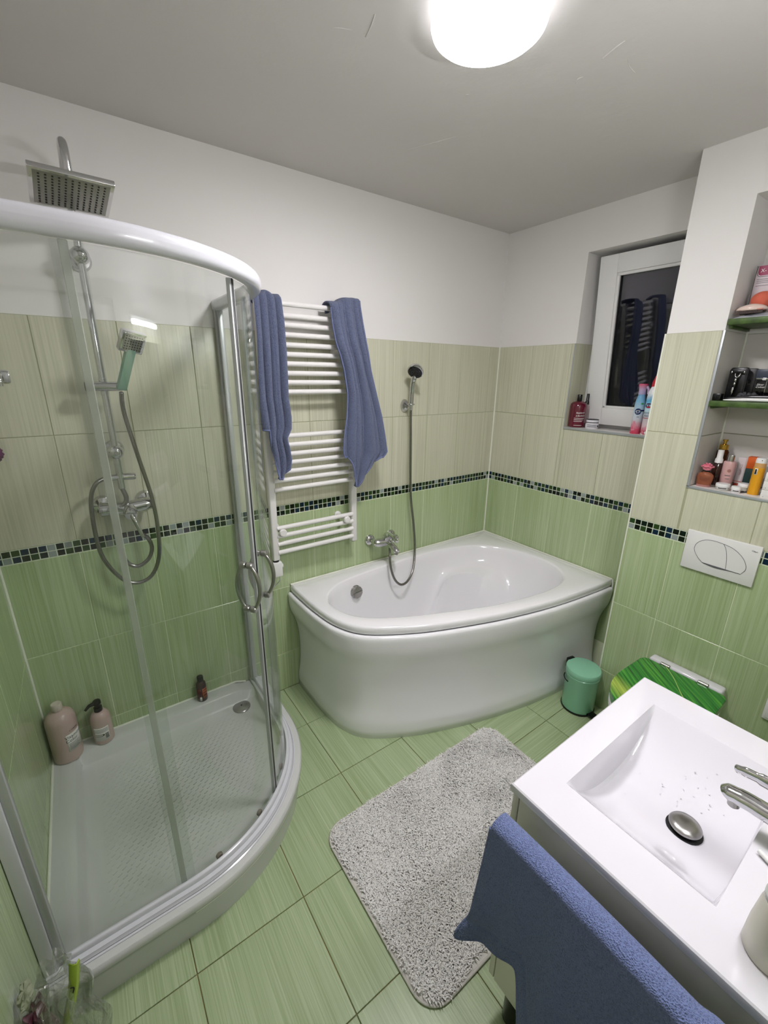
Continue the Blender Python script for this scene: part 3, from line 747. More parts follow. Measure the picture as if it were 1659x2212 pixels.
for i in range(7):
    for j in range(6):
        bm_box(bm, (-.026+.0082*i, min(fy, fy+sg*.001), -.024+.009*j), (-.0225+.0082*i, max(fy, fy+sg*.001), -.0205+.009*j), Mhh)
q = bmk('spray_nozzles', bm, M_rubber, hh); q['kind'] = 'stuff'

# ------------------------------------------------------------------ shower mixer
mx = thing('shower_mixer', 'chrome single lever mixer tap on the shower wall', 'tap', (-2.19, 0, 1.21), world=True)
for x in (-2.268, -2.118):
    lathe('escutcheon', [(0, -.002), (.038, -.002), (.038, .004), (.031, .018), (.014, .022), (.014, .05), (0, .05)], M_chrome, mx, (x, -.001, 1.213), (0, -1, 0), 30)
pts = [(-2.285, -.066, 1.210), (-2.27, -.066, 1.210), (-2.23, -.068, 1.208), (-2.19, -.070, 1.206), (-2.15, -.068, 1.208), (-2.115, -.066, 1.211), (-2.10, -.066, 1.211)]
tube('body', cr(pts, 4), [.014]*2 + [.0275]*3 + [.0265]*15 + [.025]*3 + [.012]*2, M_chrome, mx, 24)
cart = lathe('lever_hub', [(0, 0), (.025, 0), (.025, .026), (.020, .036), (0, .038)], M_chrome, mx, (-2.185, -.085, 1.200), (0, -1, -.45), 28)
tube('lever', cr([(-2.184, -.115, 1.186), (-2.178, -.128, 1.165), (-2.168, -.138, 1.130), (-2.160, -.142, 1.098)], 5), [.011, .0115, .0118, .012, .012, .0118, .0112, .0106, .0102, .0100, .0100, .0100, .0098, .0094, .0088, .0068], M_chrome, mx, 16, sx=.55)
cyl('hose_outlet', (-2.235, -.072, 1.165), (-2.235, -.072, 1.19), .011, M_chrome, mx, 16)
hose('shower_hose', [(-2.235, -.072, 1.168), (-2.238, -.076, 1.11), (-2.240, -.08, 1.05), (-2.225, -.085, .985), (-2.190, -.09, .962), (-2.150, -.092, .985), (-2.132, -.095, 1.03), (-2.140, -.10, 1.075), (-2.158, -.118, 1.10)], .0078, mx, .005)

# ------------------------------------------------------------------ wall hook and bath puff at the left edge
hk = thing('wall_hook', 'small chrome hook on the beige shower tiles near the corner', 'hook', (-2.475, 0, 1.70), world=True)
box('plate', (-2.495, -.006, 1.675), (-2.455, .0, 1.715), M_chrome, hk, .002)
tube('hook_arm', cr([(-2.478, -.004, 1.70), (-2.478, -.03, 1.70), (-2.478, -.045, 1.685), (-2.478, -.045, 1.665)], 4), .006, M_chrome, hk, 10)
pf = thing('bath_puff', 'purple bath puff hanging by a cord on the shower tiles', 'sponge', (-2.555, -.05, 1.41), world=True)
M_pur = P('purple_mesh', '#5a2350', .6, bump=(60, .8, .01))
bm = bmesh.new(); bmesh.ops.create_icosphere(bm, subdivisions=4, radius=.044)
for v in bm.verts:
    n_ = v.co.normalized(); v.co = n_*(.044*(1+.10*sin(9*n_.x+3*n_.z)*sin(8*n_.y+2)+.05*sin(23*n_.z+11*n_.x))) + Vector((-2.562, -.050, 1.452))
bmk('mesh_ball', bm, M_pur, pf, 'all')
tube('cord', cr([(-2.558, -.05, 1.49), (-2.52, -.045, 1.58), (-2.480, -.045, 1.672)], 6), .0015, M_pur, pf, 6)
# ------------------------------------------------------------------ towel radiator
rad = thing('towel_radiator', 'white ladder towel radiator on the tiled wall above the bath end', 'radiator', (-1.385, 0, .82), world=True)
RXL, RXR, RY = -1.606, -1.158, -.085
for x, z0 in ((RXL, .838), (RXR, .846)):
    prism('side_tube', rrect(-.017, -.017, .017, .017, .008, 4), z0, 2.006, M_enamel, rad, .003, M=Matrix.Translation((x, RY+.012, 0)))
BZ = [1.998, 1.952, 1.915, 1.876, 1.835, 1.796, 1.757, 1.717, 1.678, 1.637, 1.442, 1.400, 1.358, 1.318, 1.276, 1.236, 1.193, 1.002, .961, .920, .876]
bar_me = None
for z in BZ:
    if bar_me is None:
        bm = bmesh.new(); bm_tube(bm, [(RXL+.01-(RXL+RXR)/2, 0, 0), (0, 0, 0), (RXR-.01-(RXL+RXR)/2, 0, 0)], .011, 16)
        bmesh.ops.recalc_face_normals(bm, faces=bm.faces); bar_me = bpy.data.meshes.new('rung'); bm.to_mesh(bar_me); bm.free()
        bar_me.materials.append(M_enamel); bar_me.polygons.foreach_set('use_smooth', [True]*len(bar_me.polygons)); bar_me.set_sharp_from_angle(angle=.8)
    o = bpy.data.objects.new('rung', bar_me); col.objects.link(o); o.parent = rad; o.location = Vector(((RXL+RXR)/2, RY, z)) - Vector((-1.385, 0, .82))
for x, z in ((-1.573, .985), (-1.215, .985), (-1.215, 1.816), (-1.55, 1.816)):
    b_ = lathe('wall_bracket', [(0, 0), (.019, 0), (.019, .006), (.011, .010), (.011, .10), (0, .10)], M_enamel, rad, (x, -.001, z), (0, -1, 0), 20)
    lathe('bracket_cap', [(0, 0), (.017, 0), (.0185, .004), (.0185, .012), (.015, .016), (0, .017)], M_enamel, b_, (x, -.098, z-.002), (0, -1, 0), 24)
cyl('heater_collar', (RXL, RY+.012, .826), (RXL, RY+.012, .842), .0155, M_rubber, rad, 18)
hb_ = box('heater_head', (RXL-.022, RY-.012, .752), (RXL+.024, RY+.034, .828), M_pvc, rad, .006)
cyl('heater_knob', (RXL+.024, RY+.010, .80), (RXL+.032, RY+.010, .80), .012, M_pvc, hb_, 18)
tube('power_cord', cr([(RXL+.012, RY+.012, .754), (RXL+.018, RY+.02, .72), (RXL+.005, RY+.05, .68), (RXL-.03, -.01, .655), (RXL-.06, -.008, .63)], 6), .003, M_pvc, rad, 8)
cyl('end_plug', (RXR, RY+.012, .840), (RXR, RY+.012, .848), .012, M_chrome_r, rad, 16)

# ------------------------------------------------------------------ towels on the radiator
def interp(tab, y):
    if y <= tab[0][0]: return tab[0][1:]
    for a, b in zip(tab, tab[1:]):
        if a[0] <= y <= b[0]:
            t = (y-a[0])/(b[0]-a[0]); return tuple(p+(q-p)*t for p, q in zip(a[1:], b[1:]))
    return tab[-1][1:]
def drape(name, label, tab, bottom, top, yp, folds, amp, mat, nr=56, nc=84, loc=None, back=.28, hem=None, seed=0):
    """cloth traced in front of the rungs; tab: photo row -> left and right edge; bottom(u) / top(u): photo rows"""
    t = thing(name, label, 'towel', loc, world=True); rnd = random.Random(seed); ph = [rnd.uniform(0, 6.3) for _ in range(8)]
    rows = []
    def pt(u, v):
        y = top(u)+(bottom(u)-top(u))*v
        l, r = interp(tab, y)
        p = at(l+(r-l)*u, y, 'y', yp)
        f = 0
        for k, (n_, a_) in enumerate(folds): f += a_*(2*abs(sin(pi*n_*(u+.07*sin(2.2*v+ph[k])*(.3+v))+ph[k+3]))**.55-1)
        env = .45+.55*min(v*3, 1)
        p.y -= amp*env*(f+1) + .006*sin(5*v+ph[0])*v
        return p
    nb = 16
    for i in range(nr+1):
        rows.append([pt(j/nc, i/nr) for j in range(nc+1)])
    pre = []
    for k in range(nb, 0, -1):                    # over the top rung and down behind
        a = min(k/6, 1)*pi
        rr = []
        for j in range(nc+1):
            p0 = rows[0][j]; yb = RY+.046
            yc = (p0.y+yb)/2; rad_ = (yb-p0.y)/2
            q = Vector((p0.x, yc-rad_*cos(a), p0.z+max(.012, 2.026-p0.z)*sin(a)))
            if k > 6: q.z -= back*(k-6)/(nb-6)*(.85+.15*sin(3*j/nc+ph[1])); q.y += .004*sin(9*j/nc+ph[2])
            rr.append(q)
        pre.append(rr)
    cxm = sum(p.x for p in rows[0])/(nc+1)
    for rr in pre[:nb-6]:
        for q in rr: q.x = cxm+(q.x-cxm)*.72
    c_ = grid('cloth', pre+rows, mat, t, 'all', solid=.007, sub=1, offset=0)
    tx = bpy.data.textures.get('pile') or bpy.data.textures.new('pile', 'CLOUDS'); tx.noise_scale = .004; tx.noise_depth = 2
    b_ = [rows[-1][j] + Vector((0, -.002, 0)) for j in range(nc+1)]
    tube('hem', b_, .0042, M_hem, t, 8)
    s_ = [rows[i][nc] for i in range(nr+1)]
    tube('side_hem', s_, .0032, M_hem, t, 8)
    s_ = [rows[i][0] for i in range(nr+1)]
    tube('side_hem', s_, .0032, M_hem, t, 8)
    return t
tabL = [(630, 545, 598), (650, 546, 603), (700, 549, 608), (760, 552, 611), (800, 554, 613), (860, 557, 616), (900, 561, 622), (925, 564, 622), (945, 568, 613), (965, 570, 618), (990, 574, 622), (1010, 578, 620), (1036, 592, 606)]
def ss(a, b, x):
    t = max(0, min(1, (x-a)/(b-a))); return t*t*(3-2*t)
drape('bath_towel', 'blue terry towel in narrow folds on the radiator end next to the shower', tabL, lambda u: 928 + 104*ss(.18, .42, u) - 22*ss(.75, 1, u), lambda u: 636+6*sin(9*u) - 6*ss(.3, .0, u) + 4*u, -.128, [(3.4, .8), (1.3, .3)], .019, M_towel, loc=(-1.55, RY, 1.36), back=.02, seed=3)
tabR = [(645, 714, 772), (665, 713, 773), (700, 716, 777), (740, 722, 783), (770, 731, 788), (800, 738, 793), (850, 744, 805), (900, 741, 817), (940, 735, 823), (975, 733, 827), (1000, 741, 806), (1030, 747, 786), (1055, 752, 768)]
drape('bath_towel', 'blue terry towel on the radiator end next to the hand shower', tabR, lambda u: 985 + 62*ss(.08, .40, u) - 62*ss(.55, 1., u), lambda u: 664 - 15*ss(.15, .55, u)+2*ss(.8, 1, u), -.126, [(2.6, .65), (4.3, .3)], .022, M_towel, loc=(-1.2, RY, 1.3), back=.02, seed=11)

# ------------------------------------------------------------------ bath mixer, hand shower on its wall holder
bmx = thing('bath_mixer', 'chrome single lever bath tap on the green tiles', 'tap', (-.93, 0, .79), world=True)
BMZ = .788
for x in (-1.003, -.853):
    lathe('escutcheon', [(0, -.002), (.033, -.002), (.034, .003), (.028, .014), (.016, .019), (.013, .02), (.013, .05), (0, .05)], M_chrome, bmx, (x, -.001, BMZ), (0, -1, 0), 32)
tube('body', cr([(-1.018, -.060, BMZ), (-1.0, -.062, BMZ), (-.96, -.072, BMZ-.002), (-.93, -.078, BMZ), (-.90, -.072, BMZ), (-.86, -.062, BMZ), (-.842, -.060, BMZ)], 4), [.014]*2+[.021]*3+[.025]*14+[.021]*3+[.020]*1+[.014]*2, M_chrome, bmx, 24)
tube('spout', cr([(-.93, -.085, BMZ-.004), (-.93, -.12, BMZ-.010), (-.93, -.155, BMZ-.022), (-.93, -.178, BMZ-.034)], 4), [.020, .020, .0195, .019, .0185, .018, .0175, .017, .0165, .016, .0155, .015, .013], M_chrome, bmx, 20, sx=1.1)
cyl('aerator', (-.93, -.170, BMZ-.052), (-.93, -.168, BMZ-.030), .011, M_chrome_r, bmx, 18)
lathe('lever_hub', [(0, 0), (.027, 0), (.0275, .026), (.023, .038), (0, .040)], M_chrome, bmx, (-.93, -.078, BMZ+.010), (0, -.25, 1), 28)
tube('lever', cr([(-.93, -.082, BMZ+.046), (-.93, -.11, BMZ+.047), (-.93, -.15, BMZ+.040), (-.928, -.178, BMZ+.030)], 4), [.012, .014, .015, .016, .016, .016, .0165, .017, .017, .017, .0165, .015, .010], M_chrome, bmx, 20, sx=.5)
cyl('hose_outlet', (-.915, -.085, BMZ-.045), (-.915, -.085, BMZ-.012), .011, M_chrome, bmx, 16)
hp = [(-.915, -.085, BMZ-.04), at(842, 1192, 'y', -.11), at(844, 1225, 'y', -.14), at(853, 1252, 'y', -.16), at(867, 1263, 'y', -.17), at(882, 1253, 'y', -.16), at(893, 1225, 'y', -.13), at(896, 1180, 'y', -.09), at(893, 1130, 'y', -.066), (-.748, -.058, 1.05), (-.756, -.054, 1.35), (-.760, -.052, 1.50), (-.762, -.056, 1.535)]
hose('shower_hose', hp, .0072, bmx, .005)
wh = thing('shower_holder', 'chrome wall holder on the beige tiles above the bath', 'holder', (-.765, 0, 1.555), world=True)
lathe('rosette', [(0, 0), (.027, 0), (.026, .006), (.017, .022), (.012, .030), (0, .032)], M_chrome, wh, (-.768, -.001, 1.552), (0, -1, 0), 28, sy=1.35)
tube('cradle', [(-.762 + .0165*cos(a), -.052+.0165*sin(a), 1.562) for a in [pi*.75+2*pi*.86*i/24 - 1.2 for i in range(25)]], .0055, M_chrome, wh, 10)
bh = thing('hand_shower', 'round chrome hand shower with dark face on the wall holder', 'hand shower', (-.762, -.056, 1.53), world=True)
tube('grip', cr([(-.762, -.054, 1.530), (-.762, -.056, 1.575), (-.762, -.060, 1.63), (-.764, -.070, 1.685), (-.768, -.088, 1.722)], 6), [.0095]*5+[.0125]*8+[.014]*6+[.016]*6, M_chrome, bh, 18)
hc = Vector((-.778, -.104, 1.738)); hn = Vector((-.62, -.42, -.70)).normalized()
bd = lathe('head', [(0, -.028), (.016, -.027), (.033, -.020), (.042, -.006), (.045, .004), (.043, .010), (.039, .012)], M_chrome, bh, hc, hn, 36)
lathe('spray_face', [(0, .006), (.038, .006), (.039, .0125), (.031, .0145), (0, .0145)], M_black, bd, hc, hn, 32)
bm = bmesh.new(); Mx = axisM(hc, hn)
for rr, nn in ((.008, 6), (.018, 12), (.028, 16)):
    for k in range(nn):
        a = 2*pi*k/nn; bm_box(bm, (-.0018, -.0018, .012), (.0018, .0018, .0165), Mx @ Matrix.Translation((rr*cos(a), rr*sin(a), 0)))
q = bmk('spray_nozzles', bm, P('grey_rubber', '#3a3a3c', .5), bd); q['kind'] = 'stuff'

# ------------------------------------------------------------------ flush plate, socket
fp = thing('flush_plate', 'white dual flush plate with oval button on the green tiles', 'flush plate', (XC, -1.445, .93), world=True)
PYa, PYb, PZa, PZb = -1.319, -1.571, .933, 1.103
box('plate', (XC-.012, PYb, PZa), (XC-.001, PYa, PZb), M_pvc, fp, .0025)
M_gap = P('button_gap', '#4a4a50', .6)
def fpt(u, v): return at(1460+u*199/1659, 1130+v*199/1659, 'x', XC-.0125)
ov_ = [fpt(*p) for p in ((470, 705), (400, 620), (345, 520), (335, 440), (370, 370), (450, 320), (560, 303), (680, 318), (800, 355), (870, 382), (1000, 440), (1110, 520), (1200, 620), (1250, 720), (1262, 800), (1240, 860), (1160, 920))]
top_c = cr(ov_, 4)
tube('button_outline', [Vector((XC-.0131, p.y, p.z)) for p in top_c + [top_c[0]]], .0008, M_gap, fp, 6)
tube('button_split', [Vector((XC-.0131, p.y, p.z)) for p in cr([fpt(*p) for p in ((865, 380), (905, 480), (915, 620), (905, 740), (888, 835))], 4)], .0008, M_gap, fp, 6)
btn = [(p.y, p.z) for p in top_c]
prism('flush_button', [(-a, b) for a, b in btn], 0, .0009, M_pvc, fp, M=Matrix(((0, 0, -1, XC-.0120), (-1, 0, 0, 0), (0, 1, 0, 0), (0, 0, 0, 1))))
gr = cr([fpt(*p) for p in ((470, 712), (680, 790), (890, 848), (1160, 925))], 4)
tube('finger_groove', [Vector((XC-.0128, p.y, p.z)) for p in gr], [.0005+.0022*sin(pi*min(i/(len(gr)-1)*1.3, 1)) for i in range(len(gr))], M_gap, fp, 8)
flat_text('lettering', 'alpiv', .0075, fpt(1445, 520)+Vector((-.0004, 0, 0)), (0, -1, 0), (0, 0, 1), M_ink, fp)
tube('emblem', [fpt(1392, 503)+Vector((-.0004, .0032*cos(a), .0026*sin(a))) for a in [2*pi*i/16 for i in range(16)]], .0004, M_ink, fp, 5, closed=True)
so = thing('wall_socket', 'white plastic wall plate low on the green tiles beside the toilet', 'wall plate', (XC, -1.76, .42), world=True)
box('plate', (XC-.012, -1.80, .415), (XC-.001, -1.716, .51), M_pvc, so, .003)
box('rocker', (XC-.016, -1.79, .425), (XC-.011, -1.726, .50), M_pvc, so, .002)

# ------------------------------------------------------------------ toilet
TY = -1.445
wc = thing('toilet', 'wall hung white toilet with a green leaf print lid', 'toilet', (-.47, TY, .05), world=True)
def dshape(x0, x1, hw, n=40, p=2.3):           # x0 at the wall, x1 at the tip (more negative)
    out = [(x0, TY+hw*.80)]
    for i in range(n+1):
        a = pi/2*0 + pi*i/n
        cxm = x0-(x0-x1)*.42
        xx = cxm-(cxm-x1)*abs(sin(a))**(2/p); yy = hw*abs(cos(a))**(2/p)*(1 if cos(a) > 0 else -1)
        out.append((xx, TY+yy))
    out.append((x0, TY-hw*.80)); return out
rowsw = []
for z, sx_, hw in ((.06, .55, .11), (.10, .62, .125), (.18, .74, .145), (.26, .86, .165), (.34, .97, .178), (.40, 1.0, .182), (.415, .99, .18), (.42, .97, .176)):
    ds = dshape(XC-.004, XC-.004-.49*sx_, hw); rowsw.append([(x, y, z) for x, y in ds])
V = [p for r in rowsw for p in r]; n_ = len(rowsw[0]); F = [(i*n_+j, i*n_+(j+1) % n_, (i+1)*n_+(j+1) % n_, (i+1)*n_+j) for i in range(len(rowsw)-1) for j in range(n_)]
F += [tuple(range(n_))[::-1], tuple((len(rowsw)-1)*n_+j for j in range(n_))]
mk('bowl', V, F, M_ceram, wc, 50)
box('rear_block', (XC-.055, TY-.145, .18), (XC-.003, TY+.145, .468), M_ceram, wc, .010, 3)
lm, nt, b = newmat('leaf_print'); tc = N(nt, 'ShaderNodeTexCoord')
dA = N(nt, 'ShaderNodeVectorMath', operation='DOT_PRODUCT'); dA.inputs[1].default_value = (78, -63, 0); dB = N(nt, 'ShaderNodeVectorMath', operation='DOT_PRODUCT'); dB.inputs[1].default_value = (-2.0, -2.4, 0)
for d_ in (dA, dB): nt.links.new(tc.outputs['Object'], d_.inputs[0])
mp = N(nt, 'ShaderNodeCombineXYZ'); nt.links.new(dA.outputs['Value'], mp.inputs[0]); nt.links.new(dB.outputs['Value'], mp.inputs[1]); ns = N(nt, 'ShaderNodeTexNoise'); ns.inputs['Scale'].default_value = 1; ns.inputs['Detail'].default_value = 4; nt.links.new(mp.outputs[0], ns.inputs['Vector'])
rp = N(nt, 'ShaderNodeValToRGB'); rp.color_ramp.elements[0].position = .3; rp.color_ramp.elements[1].position = .72; rp.color_ramp.elements[0].color = lin('#0f4a1c'); rp.color_ramp.elements[1].color = lin('#5fae3c')
q_ = rp.color_ramp.elements.new(.5); q_.color = lin('#2b8130'); nt.links.new(ns.outputs['Fac'], rp.inputs['Fac'])
gy = N(nt, 'ShaderNodeSeparateXYZ'); nt.links.new(tc.outputs['Object'], gy.inputs[0])
# yellow blaze across the print
dot = N(nt, 'ShaderNodeVectorMath', operation='DOT_PRODUCT'); dot.inputs[1].default_value = (-.80, .35, 0); nt.links.new(tc.outputs['Object'], dot.inputs[0])
wv = N(nt, 'ShaderNodeMath', operation='SUBTRACT'); wv.inputs[1].default_value = .150; nt.links.new(dot.outputs['Value'], wv.inputs[0])
ab = N(nt, 'ShaderNodeMath', operation='ABSOLUTE'); nt.links.new(wv.outputs[0], ab.inputs[0])
mr = N(nt, 'ShaderNodeMapRange'); mr.inputs['From Min'].default_value = .0; mr.inputs['From Max'].default_value = .055; mr.inputs['To Min'].default_value = .85; mr.inputs['To Max'].default_value = 0; nt.links.new(ab.outputs[0], mr.inputs['Value'])
mm = N(nt, 'ShaderNodeMath', operation='MULTIPLY'); nt.links.new(mr.outputs[0], mm.inputs[0]); nt.links.new(ns.outputs['Fac'], mm.inputs[1])
m2 = N(nt, 'ShaderNodeMath', operation='MULTIPLY'); m2.inputs[1].default_value = 1.6; m2.use_clamp = True; nt.links.new(mm.outputs[0], m2.inputs[0])
mc = N(nt, 'ShaderNodeMix', data_type='RGBA'); nt.links.new(m2.outputs[0], mc.inputs['Factor']); nt.links.new(rp.outputs['Color'], mc.inputs['A']); mc.inputs['B'].default_value = lin('#c3cf5c')
nt.links.new(mc.outputs['Result'], b.inputs['Base Color']); b.inputs['Roughness'].default_value = .15; b.inputs['Coat Weight'].default_value = .4
def lidshape(x0, x1, hw, p=2.35, n=44):
    o_ = rrect(0, 0, 1, 1, .1)
    out = [];
    for i in range(n+1):
        a = pi*i/n; cxm = x0-.20
        out.append((cxm-(cxm-x1)*sin(a)**(2/p), TY+hw*abs(cos(a))**(2/p)*(1 if cos(a) > 0 else -1)))
    out += [(x0-.03, TY-hw*.985), (x0-.008, TY-hw*.93), (x0, TY-hw*.84), (x0, TY+hw*.84), (x0-.008, TY+hw*.93), (x0-.03, TY+hw*.985)]
    return out
def ctr(pts, z): return [(x+.47, y-TY) for x, y in pts]
for nm, hw, dx, z0, z1 in (('seat', .170, .0, .421, .441), ('lid', .172, .006, .442, .462)):
    me_o = prism(nm, lidshape(XC-.058, -.715-dx, hw), z0, z1, lm, wc, .006, 3)
# pale midrib of the printed leaf
p0, p1 = at(1425, 1423, 'z', .4625), at(1472, 1500, 'z', .4625)
tube('leaf_midrib', cr([p0, (p0+p1)/2+Vector((.006, -.008, 0)), p1, p1+(p1-p0)*.9+Vector((-.01, .01, 0))], 5), .0016, P('midrib_print', '#a9c46a', .3), wc, 6)
dk = P('leaf_fold_print', '#123a18', .3)
for y in (TY-.075, TY+.075): cyl('hinge', (XC-.054, y-.02, .462), (XC-.054, y+.02, .462), .009, M_chrome_r, wc, 14)

# ------------------------------------------------------------------ pedal bin
M_mint = P('mint_enamel', '#8cc5a6', .22, coat=.3)
bx, by = -.318, -1.030
pb = thing('pedal_bin', 'mint green round pedal bin between bath and toilet', 'bin', (bx, by, 0), world=True)
lathe('base_ring', [(0, .0), (.083, .0), (.085, .004), (.085, .012), (0, .012)], M_black, pb, (bx, by, 0), seg=40)
lathe('body', [(0, .010), (.081, .010), (.082, .014), (.083, .205), (.085, .209), (.085, .214), (.082, .217), (.078, .217), (.078, .20), (0, .20)], M_mint, pb, (bx, by, 0), seg=48)
lid_ = lathe('lid', [(.081, .218), (.0855, .220), (.087, .226), (.087, .243), (.084, .249), (.06, .254), (.0, .257)], M_mint, pb, (bx, by, 0), seg=48)
hd_ = Vector((.2, .98, 0)).normalized()
Mb = Matrix.Translation((bx, by, 0)) @ Matrix.Rotation(atan2(hd_.y, hd_.x), 4, 'Z')
box('lid_hinge', (.078, -.022, .195), (.098, .022, .252), M_black, pb, .003, M=Mb)
tube('carry_handle', [Mb @ Vector((.088*cos(a), .088*sin(a), .20-.03*abs(cos(a*.5)))) for a in [pi*.15+pi*.3*i/10 for i in range(11)]], .003, M_black, pb, 8)
pd = box('pedal', (-.125, -.022, .012), (-.075, .022, .022), M_black, pb, .003, M=Mb)
box('pedal_rod', (-.085, -.008, .008), (-.06, .008, .014), M_chrome_r, pd, .001, M=Mb)

# ------------------------------------------------------------------ vanity, washbasin, tap
vx0, vx1, vy0, vy1 = -1.628, -1.032, -1.556, YF
van = thing('vanity_cabinet', 'white lacquered vanity cabinet under the washbasin', 'cabinet', (-1.33, -1.79, 0), world=True)
M_cab = P('cabinet_lacquer', '#d9d6cb', .3)
for nm, lo, hi in (('side_panel', (vx0, vy1+.001, .155), (vx0+.018, vy0, .8245)), ('side_panel', (vx1-.018, vy1+.001, .155), (vx1, vy0, .8245)), ('bottom_panel', (vx0+.018, vy1+.001, .155), (vx1-.018, vy0, .173)), ('back_panel', (vx0+.018, vy1+.001, .173), (vx1-.018, vy1+.008, .70))):
    box(nm, lo, hi, M_cab, van, .0015)
for a, b_ in ((vx0, (vx0+vx1)/2-.0015), ((vx0+vx1)/2+.0015, vx1)):
    d_ = box('door', (a, vy0+.002, .157), (b_, vy0+.018, .8245), M_cab, van, .002)
    tube('handle', cr([((a+b_)/2-.05, vy0+.018, .72), ((a+b_)/2-.045, vy0+.035, .72), ((a+b_)/2+.045, vy0+.035, .72), ((a+b_)/2+.05, vy0+.018, .72)], 4), .005, M_chrome_r, d_, 10)
for x, y in ((vx0+.04, vy0-.04), (vx1-.04, vy0-.04), (vx0+.04, vy1+.05), (vx1-.04, vy1+.05)):
    cyl('leg', (x, y, .0), (x, y, .156), .02, M_black, van, 16)
ws = thing('washbasin', 'white ceramic washbasin with a sloping rectangular bowl on the vanity', 'washbasin', (-1.33, -1.79, .825), world=True)
sx0, sx1, sy0, sy1, sz = -1.642, -1.018, YF+.001, -1.538, .851
ix0, ix1, iy0, iy1 = -1.543, -1.121, -1.893, -1.610
nx, ny = 41, 25; V = []; F = []; idx = {}
def bowl_z(x, y):
    u = (x-ix0)/(ix1-ix0)*2-1; d = .108*(1-abs(u)**2.3)
    v = min((iy1-y)/(iy1-iy0), 1); e = min(v/.05, (1-v)/.035, 1); e = max(e, 0)
    e = 1-(1-e)**2.5
    return sz - d*e
gx = [sx0+.004, sx0+.03] + [ix0-.012, ix0-.004] + [ix0+(ix1-ix0)*i/36 for i in range(37)] + [ix1+.004, ix1+.012] + [sx1-.03, sx1-.004]
gy_ = [sy0+.004, sy0+.06, iy0-.010, iy0-.003] + [iy0+(iy1-iy0)*t for t in (0, .006, .014, .022, .035, .06, .1, .2, .3, .4, .5, .6, .7, .8, .86, .90, .94, .965, .98, .99, 1)] + [iy1+.004, iy1+.012, sy1-.02, sy1-.004]
for y in gy_:
    for x in gx:
        inside = ix0 <= x <= ix1 and iy0 <= y <= iy1
        z = bowl_z(x, y) if inside else sz
        if x < sx0+.005 or x > sx1-.005 or y > sy1-.005: z -= .0012
        V.append((x, y, z))
nx, ny = len(gx), len(gy_)
for j in range(ny-1):
    for i in range(nx-1): F.append((j*nx+i, j*nx+i+1, (j+1)*nx+i+1, (j+1)*nx+i))
# rolled outer edge and skirt
loop = [i for i in range(nx)] + [j*nx+nx-1 for j in range(1, ny)] + [(ny-1)*nx+i for i in range(nx-2, -1, -1)] + [j*nx for j in range(ny-2, 0, -1)]
cur = loop
for ex, z in ((.003, sz-.004), (.004, sz-.008), (.004, sz-.020), (.001, sz-.0255), (-.01, sz-.026)):
    new = []
    for k in loop:
        x, y, _ = V[k]
        x += -ex if x < -1.6 else (ex if x > -1.06 else 0); y += ex if y > -1.56 else (0 if y > sy0+.01 else 0)
        V.append((x, y, z)); new.append(len(V)-1)
    for a in range(len(loop)): b2 = (a+1) % len(loop); F.append((cur[a], cur[b2], new[b2], new[a]))
    cur = new
mk('basin', V, F, M_ceram, ws, 32)
dz = bowl_z(-1.332, -1.785)
pd_ = lathe('waste_ring', [(0, 0), (.034, 0), (.036, .002), (.033, .003), (0, .003)], M_rubber, ws, (-1.332, -1.786, dz-.001), seg=32)
lathe('waste_plug', [(0, .006), (.026, .007), (.031, .010), (.0325, .013), (.030, .017), (.018, .0205), (0, .0215)], M_chrome_r, ws, (-1.332, -1.786, dz), seg=40, smooth='all')
cyl('plug_stem', (-1.332, -1.786, dz), (-1.332, -1.786, dz+.01), .012, M_rubber, ws, 16)
bm = bmesh.new(); rnd = random.Random(5)
for k in range(60):
    x, y = -1.25+rnd.gauss(0, .05), -1.76+rnd.gauss(0, .045)
    if not (ix0 < x < ix1 and iy0+.03 < y < iy1-.03): continue
    r = rnd.uniform(.0008, .0022); bmesh.ops.create_icosphere(bm, subdivisions=1, radius=r, matrix=Matrix.Translation((x, y, bowl_z(x, y)+r*.1)) @ Matrix.Scale(.5, 4, (0, 0, 1)))
wd_ = bmk('water_drops', bm, P('water', '#ffffff', .02, trans=1, ior=1.33), ws, 'all'); wd_['kind'] = 'stuff'
tp = thing('basin_tap', 'chrome single lever mixer tap on the washbasin', 'tap', (-1.335, -1.945, sz), world=True)
TX = -1.335
lathe('body', [(0, 0), (.027, 0), (.027, .005), (.023, .009), (.0225, .085), (.024, .10), (.02, .112), (0, .114)], M_chrome, tp, (TX, -1.952, sz), seg=32)
s0, s1 = at(1578, 1712, 'x', TX), at(1656, 1758, 'x', TX)
tube('spout', cr([(TX, -1.95, s1.z+.004), (TX, s1.y, s1.z+.002), ((s0+s1)/2)+Vector((0, 0, .003)), s0, s0+Vector((0, .006, -.004))], 5), [.017]*8+[.0165]*5+[.0155]*4+[.0145]*3+[.010], M_chrome, tp, 20, sx=1.15)
cyl('aerator', s0+Vector((0, -.010, -.026)), s0+Vector((0, -.008, -.004)), .0105, M_chrome_r, tp, 18)
l0, l1 = at(1588, 1659, 'x', TX), at(1659, 1692, 'x', TX)
tube('lever', cr([(TX, -1.952, l1.z-.004), l1+Vector((0, -.01, 0)), (l0+l1)/2+Vector((0, 0, .002)), l0], 6), [.016]*6+[.013]*4+[.0105]*5+[.009]*3+[.0065], M_chrome, tp, 18, sx=.6)
